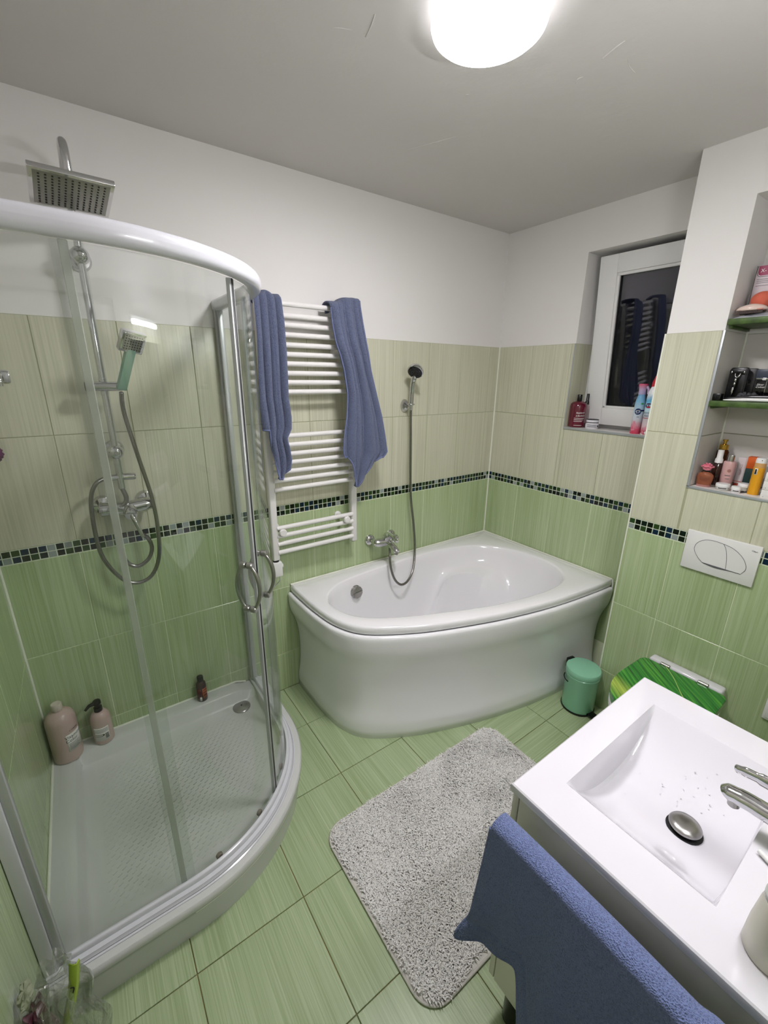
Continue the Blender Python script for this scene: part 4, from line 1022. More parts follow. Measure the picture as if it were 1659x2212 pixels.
# beaker with a yellowish wash, dispenser top
M_cup = P('frosted_cream_plastic', '#eae7d8', .35, trans=.25)
cc = Vector((-1.548, -1.968, sz))
cp = thing('tooth_beaker', 'cream frosted beaker standing on the rear edge of the washbasin', 'beaker', cc, world=True)
lathe('body', [(0, .0), (.036, .0), (.0385, .004), (.0375, .05), (.034, .095), (.031, .112), (.029, .112), (.031, .095), (.034, .05), (.034, .008), (0, .008)], M_cup, cp, cc, seg=40)
lathe('contents', [(0, .009), (.0325, .009), (.0325, .05), (0, .052)], P('yellow_liquid', '#b9b070', .3), cp, cc, seg=32)
lathe('rim', [(.029, .110), (.0325, .111), (.0325, .118), (.029, .118)], P('clear_rim', '#cfd2cc', .15, trans=.6), cp, cc, seg=36)
tbp = [at(1640, 1838, 'z', sz+.008), at(1659, 1858, 'z', sz+.008)]
tb = thing('toothbrush', 'white toothbrush lying on the rear edge of the washbasin', 'toothbrush', tbp[0], world=True)
dd_ = (tbp[1]-tbp[0]).normalized(); dd_.z = 0
tube('handle', [tbp[0], tbp[0]+dd_*.05, tbp[0]+dd_*.085], [.0045, .006, .005], M_pvc, tb, 12)
box('bristles', (-.012, -.005, 0), (.012, .005, .010), M_inkw, tb, .001, M=Matrix.Translation(tbp[0]+dd_*.075) @ Matrix.Rotation(atan2(dd_.y, dd_.x), 4, 'Z'))

# ------------------------------------------------------------------ towel on the rail of the vanity side
BX, BZ_ = -1.716, .838
tr_ = thing('towel_rail', 'chrome towel rail on the side of the vanity cabinet', 'towel rail', (vx0, -1.77, BZ_), world=True)
tube('bar', cr([(vx0, -1.68, .66), (BX+.03, -1.68, .68), (BX, -1.685, .74), (BX, -1.70, .80), (BX, -1.75, .808), (BX, -1.87, .808), (BX, -1.92, .80), (BX, -1.935, .74), (BX+.03, -1.94, .68), (vx0, -1.94, .66)], 5), .006, M_chrome, tr_, 12)
vt = thing('hand_towel', 'blue towel draped over the rail on the vanity side', 'towel', (BX, -1.77, .40), world=True)
rows = []; rnd = random.Random(21)
nc = 90
def tp_(u):                                      # top line, along y
    y = -1.570 - .44*u
    return y, .832 + .006*sin(3*u) + .010*ss(.80, .86, u)*1 
for k in range(8, 0, -1):
    a = k/8
    row = []
    for j in range(nc+1):
        y, z = tp_(j/nc); row.append(Vector((BX+.012+.020*min(a*2, 1), y, z-.03*max(a-.15, 0)*2)))
    rows.append(row)
for k in range(6):
    a = pi*(1-k/5)
    rows.append([Vector((BX-.002+.022*cos(pi-a), tp_(j/nc)[0], tp_(j/nc)[1]+.010*sin(a))) for j in range(nc+1)])
nr = 48
for i in range(1, nr+1):
    v = i/nr; row = []
    for j in range(nc+1):
        u = j/nc; y, z = tp_(u)
        zb = .515 + .006*sin(21*u) + .045*ss(.05, .27, u) - .12*ss(.27, .37, u)
        f = .011*sin(2*pi*2.3*u+.7+1.0*v)+.005*sin(2*pi*5.3*u+2.*v)
        flare = .020*ss(.80, 1, v)*ss(.10, 0, u)
        # woven border near the lower edge
        bord = -.003 if .80 < v < .86 else 0
        row.append(Vector((BX-.024 - .012*v - (f+.010)*min(1, v*1.4) - flare - bord, y+.012*sin(3*v)*(1-u)*0 + .020*ss(.7, 1, v)*(1-u), z+(zb-z)*v)))
    rows.append(row)
grid('cloth', rows, M_towel2, vt, 'all', solid=.007, sub=1)
tube('hem', [p for p in rows[-1]], .005, M_towel2, vt, 8)
tube('side_hem', [r[0] for r in rows[14:]], .004, M_towel2, vt, 8)

# ------------------------------------------------------------------ bath mat
mat_ = thing('bath_mat', 'light grey shaggy bath mat on the green floor tiles', 'bath mat', (-1.30, -1.16, 0), world=True)
M_mat = P('mat_pile', '#ffffff', .95, var=(420, '#c4bfba'))
oc = rrect(-1.778, -1.474, -.828, -.846, .075, 8)
prism('backing', oc, .001, .006, P('mat_backing', '#d4d2cc', .7), mat_, .001)
tube('bound_edge', [(x, y, .006) for x, y in oc], .0042, P('mat_binding', '#c9c6c0', .8), mat_, 8, closed=True)
rnd = random.Random(9); V = []; F = []
def inmat(x, y):
    r = .070; cx_ = min(max(x, -1.773+r), -.833-r); cy_ = min(max(y, -1.469+r), -.851-r)
    return (x-cx_)**2+(y-cy_)**2 < (r-.004)**2
cnt = 0
while cnt < 48000:
    x, y = rnd.uniform(-1.775, -.83), rnd.uniform(-1.472, -.848)
    if not inmat(x, y): continue
    # worn bare spots at the edge
    if (abs(x+1.772) < .012 and (-1.13 < y < -1.06 or -1.34 < y < -1.30)) or (abs(y+1.468) < .012 and -1.62 < x < -1.48): continue
    cnt += 1
    a = rnd.uniform(0, 2*pi); l = rnd.uniform(.010, .022); h = rnd.uniform(.008, .017); wv_ = rnd.uniform(.0015, .0027)
    cx_ = .35*sin(x*19+3*sin(y*11))+.35*cos(y*23+2*sin(x*13))
    dx, dy = cos(a)*.6+cx_, sin(a)*.6+.4*cos(x*17-y*9); q = sqrt(dx*dx+dy*dy)+1e-6; dx /= q; dy /= q
    px, py = -dy*wv_, dx*wv_; b0 = len(V)
    V += [(x-px, y-py, .005), (x+px, y+py, .005), (x+dx*l*.35+px, y+dy*l*.35+py, .005+h*.8), (x+dx*l*.35-px, y+dy*l*.35-py, .005+h*.8), (x+dx*l, y+dy*l, .005+h)]
    F += [(b0, b0+1, b0+2, b0+3), (b0+3, b0+2, b0+4)]
pile = mk('pile', V, F, M_mat, mat_); pile['kind'] = 'stuff'
# ------------------------------------------------------------------ toiletries
def facing(x, y): return atan2(CAM.y-y, CAM.x-x)
M_pinkb = P('pink_shampoo_plastic', '#bfa7a1', .28, sss=.1)
# -- on the shower tray
LZ = TZ+.0235
x, y = -2.556, -.062
b1 = thing('shampoo_bottle', 'large pink bottle with white screw cap in the shower corner', 'bottle', (x, y, LZ), group=None)
R1 = .052
lathe('body', [(0, 0), (.046, 0), (.051, .004), (R1, .012), (R1, .180), (.051, .195), (.045, .212), (.033, .224), (.020, .230), (.017, .232), (.017, .24), (0, .24)], M_pinkb, b1, seg=44)
lathe('cap', [(.0, .238), (.0175, .238), (.0185, .242), (.0185, .262), (.0165, .265), (.010, .264), (0, .264)], P('cap_offwhite', '#c9beb4', .4), b1, seg=28)
a = facing(x, y)+radians(38)
patch('label', R1, a-.62, a+.62, .055, .135, M_label, b1)
wrap_text('lettering', 'Vitamino', .020, R1+.0008, a-.05, .122, M_ink, b1, sx=.95)
wrap_text('lettering', 'Color', .020, R1+.0008, a-.25, .105, M_ink, b1, sx=.95)
for k in range(5): patch('small_print', R1+.0006, a-.5, a+.25-.1*(k % 2), .089-.0065*k, .0905-.0065*k, M_inkg, b1, 8)
wrap_text('lettering', "L'OREAL", .010, R1+.0008, a+.05, .150, M_ink, b1)
x, y = -2.428, -.047
b2 = thing('pump_bottle', 'pink bottle with black pump and printed white label on the shower tray', 'bottle', (x, y, LZ))
R2 = .0375
lathe('body', [(0, 0), (.033, 0), (.037, .004), (R2, .010), (R2, .115), (.036, .128), (.029, .142), (.019, .150), (.014, .152), (.014, .158), (0, .158)], M_pinkb, b2, seg=40)
pm = lathe('pump_collar', [(0, .154), (.0155, .154), (.0155, .172), (.010, .174), (.010, .186), (.015, .188), (.015, .200), (.013, .204), (0, .205)], M_black, b2, seg=24)
a = facing(x, y)
tube('pump_spout', [(0, 0, .196), (.030*cos(a-1.3), .030*sin(a-1.3), .196), (.046*cos(a-1.3), .046*sin(a-1.3), .184)], [.009, .007, .005], M_black, pm, 10)
patch('label', R2, a-1.0, a+.55, .022, .088, M_label, b2)
for k in range(4): patch('small_print', R2+.0006, a-.92, a+.48, .0815-.0052*k, .0830-.0052*k, M_inkg, b2, 8)
for k in range(2): patch('small_print', R2+.0006, a-.9, a-.1, .054-.008*k, .0555-.008*k, M_ink, b2, 8)
for k in range(4): patch('barcode_bar', R2+.0006, a+.12, a+.46, .052-.0065*k, .0555-.0065*k, M_ink, b2, 4)
patch('stamp', R2+.0006, a-.12, a+.05, .048, .055, M_ink, b2, 4)
x, y = -2.016, -.036
b3 = thing('dark_bottle', 'small dark brown bottle with black cap on the shower tray edge', 'bottle', (x, y, LZ-.002))
M_brown = P('dark_brown_plastic', '#3a2322', .15, coat=.4)
lathe('body', [(0, 0), (.021, 0), (.0235, .003), (.0235, .085), (.0215, .098), (.014, .108), (.010, .110), (.010, .114), (0, .114)], M_brown, b3, seg=32)
lathe('cap', [(0, .110), (.0145, .110), (.0145, .132), (.013, .135), (0, .136)], M_black, b3, seg=24)
a = facing(x, y)
patch('label', .0236, a+.1, a+1.2, .02, .075, P('orange_label', '#a5573f', .4), b3); patch('label', .0236, a-1.1, a-.1, .02, .075, P('red_label', '#5a2a2c', .4), b3)
patch('barcode', .0242, a-.5, a-.1, .008, .030, M_label, b3, 5)
for k in range(3): patch('small_print', .0242, a+.25, a+1.05, .066-.015*k, .069-.015*k, M_ink, b3, 5)

# -- on the window sill
def loc_x(u, v, xx): return at(u, v, 'x', xx)
SZ = WZ0+.001
xs_ = .052
p = loc_x(1246, 905, xs_); y = p.y
t = thing('lotion_bottle', 'crimson bottle with black cap and white script on the window sill', 'bottle', (xs_, y, SZ))
M_crim = P('crimson_gel', '#5c1226', .12, coat=.5)
H = loc_x(1250, 852, xs_).z-SZ; r = (loc_x(1229, 905, xs_).y-loc_x(1264, 905, xs_).y)/2*.92; k = H/.165
lathe('body', [(0, 0), (r*.92, 0), (r, .004), (r, .105*k), (r*.94, .118*k), (r*.7, .128*k), (.012, .132*k), (.012, .136*k), (0, .136*k)], M_crim, t, seg=32)
lathe('cap', [(0, .132*k), (.0125, .132*k), (.0130, .134*k), (.0125, .163*k), (.011, H), (0, H)], M_black, t, seg=24)
a = facing(xs_, y)
wrap_text('lettering', 'Raspberry', .013*k, r+.0005, a+.35, .075*k, M_inkw, t, shear=.25, sx=.8, tilt=.05)
wrap_text('lettering', '& Blackberry', .012*k, r+.0005, a+.4, .060*k, M_inkw, t, shear=.25, sx=.75, tilt=.05)
for q in range(3): patch('small_print', r+.0004, a-.35, a+.9-.1*q, (.046-.008*q)*k, (.0485-.008*q)*k, M_inkw, t, 6)
patch('small_print', r+.0004, a-.3, a+.7, .010*k, .012*k, M_inkw, t, 6)
x = .095; p = loc_x(1263, 905, x)
t = thing('spray_bottle', 'slim clear bottle with black spray head behind the crimson bottle', 'bottle', (x, p.y, SZ)); H = loc_x(1263, 850, x).z-SZ
lathe('body', [(0, 0), (.0135, 0), (.0145, .003), (.0145, H*.62), (.010, H*.68), (0, H*.68)], P('pale_pink_clear', '#c9aeb0', .15, trans=.5), t, seg=24)
lathe('spray_head', [(0, H*.66), (.0105, H*.66), (.0105, H*.76), (.0075, H*.78), (.0070, H*.985), (.006, H), (0, H)], M_black, t, seg=20)
x = .046; p = loc_x(1279, 915, x); r = .034
t = thing('cream_jar', 'white jar with black rimmed lid on the window sill', 'jar', (x, p.y, SZ)); H = loc_x(1279, 895, x).z-SZ
H = .052
lathe('body', [(0, 0), (r*.9, 0), (r, .005), (r, .024), (r*.9, .031), (r*.82, .034), (0, .034)], M_ceram, t, seg=32)
l_ = lathe('lid', [(0, .033), (r*.93, .033), (r*.94, .035), (r*.94, .049), (r*.92, .050), (0, .050)], M_ceram, t, seg=32)
lathe('lid_ring', [(r*.94, .033), (r*.955, .033), (r*.955, .036), (r*.94, .036)], M_ink, l_, seg=32); lathe('lid_ring', [(r*.93, .0485), (r*.955, .0485), (r*.955, .051), (r*.9, .051)], M_ink, l_, seg=32)
a = facing(x, p.y)
for q in range(2): patch('small_print', r+.0003, a-.75, a+.75, .020-.009*q, .0235-.009*q, M_inkg, t, 8)
patch('emblem', r+.0003, a+.9, a+1.15, .010, .022, M_ink, t, 4)
# air freshener
def mixmat(name, stops, lo, hi, rough=.2):
    mt, nt, b = newmat(name); tc = N(nt, 'ShaderNodeTexCoord'); sp = N(nt, 'ShaderNodeSeparateXYZ'); nt.links.new(tc.outputs['Object'], sp.inputs[0])
    mr = N(nt, 'ShaderNodeMapRange'); mr.inputs['From Min'].default_value = lo; mr.inputs['From Max'].default_value = hi; nt.links.new(sp.outputs['Z'], mr.inputs['Value'])
    ns = N(nt, 'ShaderNodeTexNoise'); ns.inputs['Scale'].default_value = 90; nt.links.new(tc.outputs['Object'], ns.inputs['Vector'])
    ma = N(nt, 'ShaderNodeMath', operation='MULTIPLY_ADD'); ma.inputs[1].default_value = .12; nt.links.new(ns.outputs['Fac'], ma.inputs[0])
    sb = N(nt, 'ShaderNodeMath', operation='SUBTRACT'); sb.inputs[1].default_value = .06; nt.links.new(mr.outputs[0], sb.inputs[0]); nt.links.new(sb.outputs[0], ma.inputs[2])
    rp = N(nt, 'ShaderNodeValToRGB'); el = rp.color_ramp.elements
    el[0].position = stops[0][0]; el[0].color = lin(stops[0][1]); el[1].position = stops[-1][0]; el[1].color = lin(stops[-1][1])
    for q, c in stops[1:-1]: e_ = el.new(q); e_.color = lin(c)
    nt.links.new(ma.outputs[0], rp.inputs['Fac']); nt.links.new(rp.outputs['Color'], b.inputs['Base Color']); b.inputs['Roughness'].default_value = rough; return mt
x = .035; p = loc_x(1372, 930, x); H = loc_x(1388, 829, x).z-SZ; r = .0235
t = thing('air_freshener', 'blue and pink air freshener spray with trigger cap on the window sill', 'spray can', (x, p.y, SZ)); k = H/.185
M_af = mixmat('air_freshener_print', [(0, '#d2395c'), (.12, '#e0607e'), (.34, '#d3d3dc'), (.52, '#c4d6e4'), (.8, '#7fb6d8'), (1, '#6fa4cf')], 0, .155*k)
lathe('can', [(0, 0), (r*.97, 0), (r, .002), (r, .108*k), (r*.93, .122*k), (r*.76, .136*k), (r*.66, .144*k), (r*.66, .150*k), (0, .150*k)], M_af, t, seg=36)
M_cap = P('lilac_cap', '#b9a3c4', .35)
a = facing(x, p.y)
cpx = lathe('cap', [(0, .146*k), (r*.72, .146*k), (r*.70, .160*k), (r*.74, .170*k), (r*.9, .180*k), (r*.85, H), (0, H)], mixmat('cap_print', [(0, '#a9a8cf'), (.5, '#bfa4c6'), (1, '#d0506e')], .146*k, H), t, seg=28)
tube('trigger', [(r*.75*cos(a+1.2), r*.75*sin(a+1.2), .176*k), (r*1.15*cos(a+1.2), r*1.15*sin(a+1.2), .165*k), (r*1.15*cos(a+1.2), r*1.15*sin(a+1.2), .148*k)], [.006, .006, .004], M_cap, cpx, 10)
M_navy = P('navy_print', '#1d2c5c', .3)
def disc_patch(name, r, ac, zc, rr, mat, par, squash=1):
    n = 24; V = [(r*cos(ac), r*sin(ac), zc)]
    for q in range(n):
        th = 2*pi*q/n; aa = ac+rr*cos(th)/r; V.append((r*cos(aa), r*sin(aa), zc+rr*squash*sin(th)))
    return mk(name, V, [(0, q+1, (q+1) % n+1) for q in range(n)], mat, par, 'all')
disc_patch('emblem', r+.0009, a-.15, .084*k, .0155, M_navy, t)
patch('emblem_band', r+.0002, a-.1, a+1.5, .085*k, .091*k, M_navy, t)
wrap_text('lettering', 'ambi', .010, r+.0014, a-.15, .088*k, M_inkw, t, shear=.2)
wrap_text('lettering', 'pur', .010, r+.0014, a-.15, .080*k, M_inkw, t, shear=.2)
wrap_text('lettering', 'AIR', .0075, r+.0008, a+.0, .064*k, M_navy, t)
disc_patch('leaf_mark', r*.97+.0012, a+.45, .113*k, .007, P('leaf_green', '#3f9a4c', .4), t, .6)
M_blos = P('blossom_pink', '#e2869c', .5)
for q in range(9): disc_patch('blossom', r+.0009, a-.75+.55*random.random(), (.014+.036*random.random())*k, .003+.0025*random.random(), M_blos, t)
# toilet cleaner
x = .022; p = loc_x(1393, 931, x); H = loc_x(1414, 812, x).z-SZ; r = .026
t = thing('cleaner_bottle', 'blue white and red cleaner bottle beside the air freshener', 'bottle', (x, p.y-.008, SZ)); k = H/.24
lathe('body', [(0, 0), (r*.95, 0), (r, .003), (r, .150*k), (r*.92, .175*k), (r*.6, .195*k), (.012, .200*k), (0, .200*k)], mixmat('cleaner_print', [(0, '#e8e4e6'), (.06, '#c33a5a'), (.22, '#e3c9d2'), (.40, '#c9c9d2'), (.55, '#bfe0ec'), (.75, '#5fb0dc'), (.9, '#e8ecf0')], 0, .19*k), t, seg=36, sx=1.15)
lathe('cap', [(0, .196*k), (.0155, .196*k), (.0155, .215*k), (.010, .228*k), (.0065, H), (0, H)], P('red_cap', '#c22437', .35), t, seg=24)
a = facing(x, p.y)
rm = r*1.14; a -= .45
disc_patch('emblem', rm+.0006, a+.02, .122*k, .016, M_navy, t, .75); disc_patch('emblem', rm+.0012, a+.04, .1165*k, .010, P('red_print', '#b3283a', .4), t, .4)
wrap_text('lettering', 'Domestos', .0075, rm+.0014, a+.05, .126*k, M_inkw, t)
wrap_text('lettering', 'POWER', .0115, rm+.001, a+.08, .092*k, M_navy, t); wrap_text('lettering', 'FRESH', .0115, rm+.001, a+.08, .080*k, M_navy, t)
patch('red_stripe', rm+.0006, a-.6, a+.6, .070*k, .072*k, bpy.data.materials['red_print'], t)
for q in range(5): disc_patch('blossom', rm+.0008, a-.3+.6*random.random(), (.010+.022*random.random())*k, .0045, M_inkw if q % 2 else M_blos, t)

# -- in the wall niche, bottom
def nitem(u0, u1, v0, v1, xx, zb):               # centre y, half width and height of what shows between photo columns and rows
    vm = (v0+v1)/2; a_ = at(u0, vm, 'x', xx); b_ = at(u1, vm, 'x', xx); c_ = at((u0+u1)/2, v0, 'x', xx)
    return (a_.y+b_.y)/2, abs(a_.y-b_.y)/2, c_.z-zb
NZ = NZ0+.0005
x = -.185; y, r, H = nitem(1503, 1543, 1013, 1050, x, NZ)
t = thing('rose_perfume', 'amber perfume flask with pink rose stopper in the wall niche', 'perfume bottle', (x, y, NZ))
M_amber = P('amber_glass', '#c07a5a', .06, trans=.6, ior=1.3)
r *= .92
lathe('flask', [(0, 0), (r*.78, 0), (r*.84, .003), (r*.88, .012), (r, .040*1), (r*.94, .050), (r*.6, .060), (.010, .064), (.010, .070), (0, .070)], M_amber, t, seg=36, sx=.62)
lathe('base_glass', [(0, -.0002), (r*.86, -.0002), (r*.90, .002), (r*.90, .008), (0, .008)], P('pink_glass', '#d9a09a', .05, trans=.5), t, seg=36, sx=.65)
tube('ribbon', [(.0105*cos(q), .0105*sin(q), .067) for q in [2*pi*i/16 for i in range(16)]], .0030, M_black, t, 8, closed=True)
a = facing(x, y)
for s in (-1, 1): tube('ribbon_bow', cr([(.010*cos(a), .010*sin(a), .064), (.014*cos(a+s*.7), .014*sin(a+s*.7), .0655), (.019*cos(a+s*1.0), .019*sin(a+s*1.0), .061)], 4), .0016, M_black, t, 6)
M_rose = P('rose_pink', '#dc7f90', .5)
for ring_, (n_p, rr, zz) in enumerate(((7, .023, .079), (6, .016, .085), (5, .009, .090))):
    for q in range(n_p):
        aa = 2*pi*q/n_p+ring_*.5; rows_ = []
        for i in range(5):
            u_ = i/4; rows_.append([((rr*(.35+.65*u_))*cos(aa+(j-2)*.30*(1.2-.3*u_)), (rr*(.35+.65*u_))*sin(aa+(j-2)*.30*(1.2-.3*u_)), zz-.008+.016*u_**.7-.004*(j-2)**2/4*u_) for j in range(5)])
        grid('petal', rows_, M_rose, t, 'all', solid=.0012)
lathe('stopper', [(0, .066), (.010, .066), (.016, .076), (.014, .088), (0, .092)], M_rose, t, seg=20)
fr_ = Vector((cos(a), sin(a), 0)); sd = Vector((-sin(a), cos(a), 0))
flat_text('lettering', 'Dolce', .013, fr_*(r*.70)+Vector((0, 0, .036)), sd, (0, 0, 1), P('brown_ink', '#5a3428', .5), t, shear=.25)
flat_text('lettering', 'GARDEN', .005, fr_*(r*.70)+Vector((0, 0, .028)), sd, (0, 0, 1), bpy.data.materials['brown_ink'], t)
x = -.060; y, r, H = nitem(1546, 1569, 948, 1036, x, NZ)
t = thing('pump_serum', 'brown glass bottle with gold pump at the back of the niche', 'bottle', (x, y, NZ)); H = H*1.0
M_gold = P('gold_metal', '#c9a24a', .22, 1); M_bglass = P('brown_glass', '#5a2c14', .06, trans=.5, ior=1.3)
lathe('body', [(0, 0), (.020, 0), (.022, .003), (.022, H*.72), (.016, H*.78), (0, H*.78)], M_bglass, t, seg=28)
g_ = lathe('pump', [(0, H*.76), (.0165, H*.76), (.0165, H*.88), (.006, H*.90), (.006, H*.955), (.010, H*.96), (.010, H), (0, H)], M_gold, t, seg=24)
x = -.110; y, r, H = nitem(1541, 1558, 971, 1048, x, NZ)
t = thing('mist_bottle', 'dark brown bottle with white spray cap in the niche', 'bottle', (x, y, NZ))
lathe('body', [(0, 0), (.0165, 0), (.0175, .003), (.0175, H*.60), (.012, H*.66), (0, H*.66)], P('dark_amber_glass', '#2a1510', .08, coat=.4), t, seg=28)
lathe('spray_cap', [(0, H*.64), (.0145, H*.64), (.0140, H*.74), (.0110, H*.78), (.0105, H), (0, H)], M_pvc, t, seg=24)
x = -.105; y, r, H = nitem(1556, 1592, 982, 1046, x, NZ)
t = thing('lotion_flask', 'pink bottle with silver cap and emblem in the niche', 'bottle', (x, y, NZ)); r *= .80
M_pk = P('blush_lotion', '#c79f9c', .25)
lathe('body', [(0, 0), (r*.95, 0), (r, .003), (r, H*.76), (r*.9, H*.80), (.008, H*.81), (0, H*.81)], M_pk, t, seg=32)
lathe('cap', [(0, H*.80), (r*.52, H*.80), (r*.52, H*.99), (r*.5, H), (0, H)], M_chrome, t, seg=28)
a = facing(x, y)
disc_patch('emblem', r+.0004, a+.15, H*.52, .007, P('copper_print', '#a5746a', .4), t)
patch('small_print', r+.0004, a-.35, a+.45, H*.36, H*.38, M_inkg, t, 6); patch('small_print', r+.0004, a-.2, a+.4, H*.26, H*.275, M_inkg, t, 6)
for x, u0, u1, v0, v1, lb in ((-.190, 1544, 1579, 1040, 1059, 'small clear glass jar with white lid in the niche'), (-.202, 1579, 1603, 1044, 1063, 'small white labelled jar in the niche')):
    y, r, H = nitem(u0, u1, v0, v1, x, NZ); r *= .92; H = .026
    t = thing('cream_pot', lb, 'jar', (x, y, NZ)); gl_ = 'clear' in lb
    lathe('body', [(0, 0), (r*.9, 0), (r*.96, .003), (r*.96, H*.55), (0, H*.56)], P('pot_glass', '#b9bab2', .12) if gl_ else M_ceram, t, seg=30)
    lathe('lid', [(0, H*.55), (r, H*.55), (r, H*.92), (r*.95, H), (0, H)], M_pvc, t, seg=30)
    a = facing(x, y)
    patch('label', r*.96+.0004, a-.8, a+.8, .004, H*.45, M_label, t)
    patch('small_print', r*.96+.0009, a-.6, a+.6, H*.30, H*.42, M_ink, t, 6)
x = -.150; y, r, H = nitem(1588, 1612, 1040, 1058, x, NZ)
t = thing('cream_pot', 'small jar with wide white lid behind the labelled jar in the niche', 'jar', (x, y-.012, NZ))
lathe('body', [(0, 0), (.019, 0), (.020, .003), (.020, .020), (0, .020)], bpy.data.materials['pot_glass'], t, seg=28); lathe('lid', [(0, .0195), (.0215, .0195), (.0215, .031), (.020, .033), (0, .033)], M_pvc, t, seg=28)
# squeeze tube standing on its cap
x = -.055; y, r, H = nitem(1588, 1616, 988, 1042, x, NZ)
t = thing('cream_tube', 'white squeeze tube with vertical lettering in the niche', 'tube', (x, y, NZ), rotz=-pi/2)
rows_ = []
for i in range(13):
    v_ = i/12; z = .014+(H-.014)*v_; hw = .0175; th_ = .013*(1-v_)**.8+.0012
    rows_.append([(hw*cos(q)*(1+.12*v_), th_*sin(q), z) for q in [2*pi*j/28 for j in range(28)]])
o_ = rings_obj('tube_body', [[p_ for p_ in r_] for r_ in rows_], P('tube_white', '#d6cccb', .35), t, True, 60)
lathe('cap', [(0, 0), (.0155, 0), (.016, .002), (.016, .014), (0, .014)], P('coral_cap', '#b5503c', .4), t, seg=26)
flat_text('lettering', 'NUANCE', .011, (0, -.0125, .014+H*.48), (0, 0, 1), (-1, 0, 0), P('rose_ink', '#a58a8c', .5), t)
box('stripe', (-.0165, -.0142, .020), (.0165, -.0120, .0225), bpy.data.materials['coral_cap'], t)
# dark green and orange carton
x = -.072; y, r, H = nitem(1612, 1637, 986, 1044, x, NZ)
t = thing('skincare_carton', 'dark green carton with orange top in the niche', 'carton', (x, y, NZ))
box('carton_body', (-.016, -.018, 0), (.016, .018, H*.64), P('dark_teal_card', '#1d3a37', .5), t, .001); box('carton_top', (-.016, -.018, H*.64), (.016, .018, H), P('orange_card', '#cf5a1c', .5), t, .001)
# yellow can
x = -.170; y, r, H = nitem(1615, 1652, 987, 1070, x, NZ)
t = thing('yellow_spray', 'yellow spray can with white cap in the niche', 'spray can', (x, y-.004, NZ)); r = .0185
M_yel = P('yellow_can', '#d89a1c', .3)
lathe('can', [(0, 0), (r*.96, 0), (r, .003), (r, H*.74), (0, H*.745)], M_yel, t, seg=34); lathe('collar', [(0, H*.74), (r*.97, H*.74), (r*.97, H*.86), (0, H*.865)], P('clear_collar', '#c79a62', .2), t, seg=30)
lathe('cap', [(0, H*.86), (r*.93, H*.86), (r*.93, H*.93), (r*.85, H*.985), (r*.5, H), (0, H)], M_pvc, t, seg=30)
a = facing(x, y)
patch('label', r+.0004, a-.75, a-.2, H*.55, H*.72, M_label, t, 5); patch('small_print', r+.0009, a-.62, a-.32, H*.57, H*.70, M_ink, t, 4); disc_patch('nozzle_hole', r*.94, a+.1, H*.935, .0016, M_ink, t)
# white cartons stacked
yb = at(1643, 1065, 'x', -.215).y
for k in range(3):
    lb = ('white carton at the bottom of the stack in the niche', 'white carton in the middle of the stack in the niche', 'white carton on top of the stack in the niche')[k]
    t = thing('white_carton', lb, 'carton', (-.165, yb-.045, NZ+.0335*k), group='white cartons stacked in the niche')
    box('carton_body', (-.05, -.045, 0), (.05, .045, .0325), M_label, t, .0012); box('carton_flap', (-.0506, -.030, .012), (-.0498, .03, .029), M_pvc, t)
    for s in (-.036, .036): box('print_dot', (-.0506, s-.001, .006), (-.0499, s+.001, .008), M_inkg, t)
# tweezers
p = at(1598, 1062, 'z', NZ+.004)
t = thing('tweezers', 'dark tweezers lying in front of the jars in the niche', 'tweezers', (p.x, p.y, NZ))
for s in (-1, 1): tube('arm', cr([(0, s*.001, .0025), (.02, -.012+s*.004, .004), (.045, -.022+s*.0015, .004)], 4), .0018, P('gunmetal', '#2b2b2e', .35, .7) if s < 0 else bpy.data.materials['gunmetal'], t, 8)

# -- on the middle shelf
S2 = 1.612+.0215
x = -.14; y, r, H = nitem(1577, 1614, 778, 856, x, S2)
t = thing('razor_case', 'black tray case holding a razor upright on the middle niche shelf', 'razor case', (x, y, S2), rotz=-pi/2)
hw = .030; H = .125
Mt = Matrix(((1, 0, 0, 0), (0, 0, -1, 0), (0, 1, 0, 0), (0, 0, 0, 1)))
prism('case', rrect(-hw, 0, hw, H, .010), -.009, .009, M_black, t, .003, M=Mt)
prism('recess', rrect(-hw+.006, .006, hw-.006, H-.006, .008), .0085, .0105, P('case_recess', '#050506', .4), t, .0008, M=Mt)
rz = thing('razor', 'silver and black razor inside the black tray case', 'razor', (x-.016, y, S2+.004), rotz=-pi/2)
box('blade_head', (-.021, -.004, .098), (.021, .004, .110), M_black, rz, .002); 
for s in (-1, 1): box('head_clip', (s*.020-.002, -.006, .099), (s*.020+.002, .005, .1075), M_chrome, rz, .0008)
tube('neck', cr([(-.008, -.002, .098), (-.006, -.004, .089), (0, -.005, .084), (.006, -.004, .089), (.008, -.002, .098)], 4), .0022, M_chrome, rz, 10)
hd_ = tube('handle', cr([(0, -.004, .086), (-.001, -.006, .06), (-.004, -.007, .03), (-.008, -.005, .0)], 5), [.0032]*3+[.005]*10+[.0048]*2+[.004], M_black, rz, 14)
for z, h_ in ((.069, .010), (.055, .009), (.020, .026)): box('grip_inlay', (-.0032-.004*(1-z/.08), -.0125, z), (.0032-.004*(1-z/.08), -.006, z+h_), M_chrome, hd_, .0015)
x = -.10; y, r, H = nitem(1606, 1633, 780, 846, x, S2)
t = thing('shaver_case', 'black upright case with silver ring emblem on the middle niche shelf', 'case', (x, y, S2), rotz=-pi/2)
prism('case', rrect(-.026, 0, .026, .122, .010), -.012, .012, P('black_satin', '#141416', .4), t, .003, M=Mt)
tube('emblem', [(.007*cos(q)+.004, -.0124, .074+.0055*sin(q)) for q in [2*pi*i/18 for i in range(18)]], .0011, M_chrome, t, 6, closed=True)
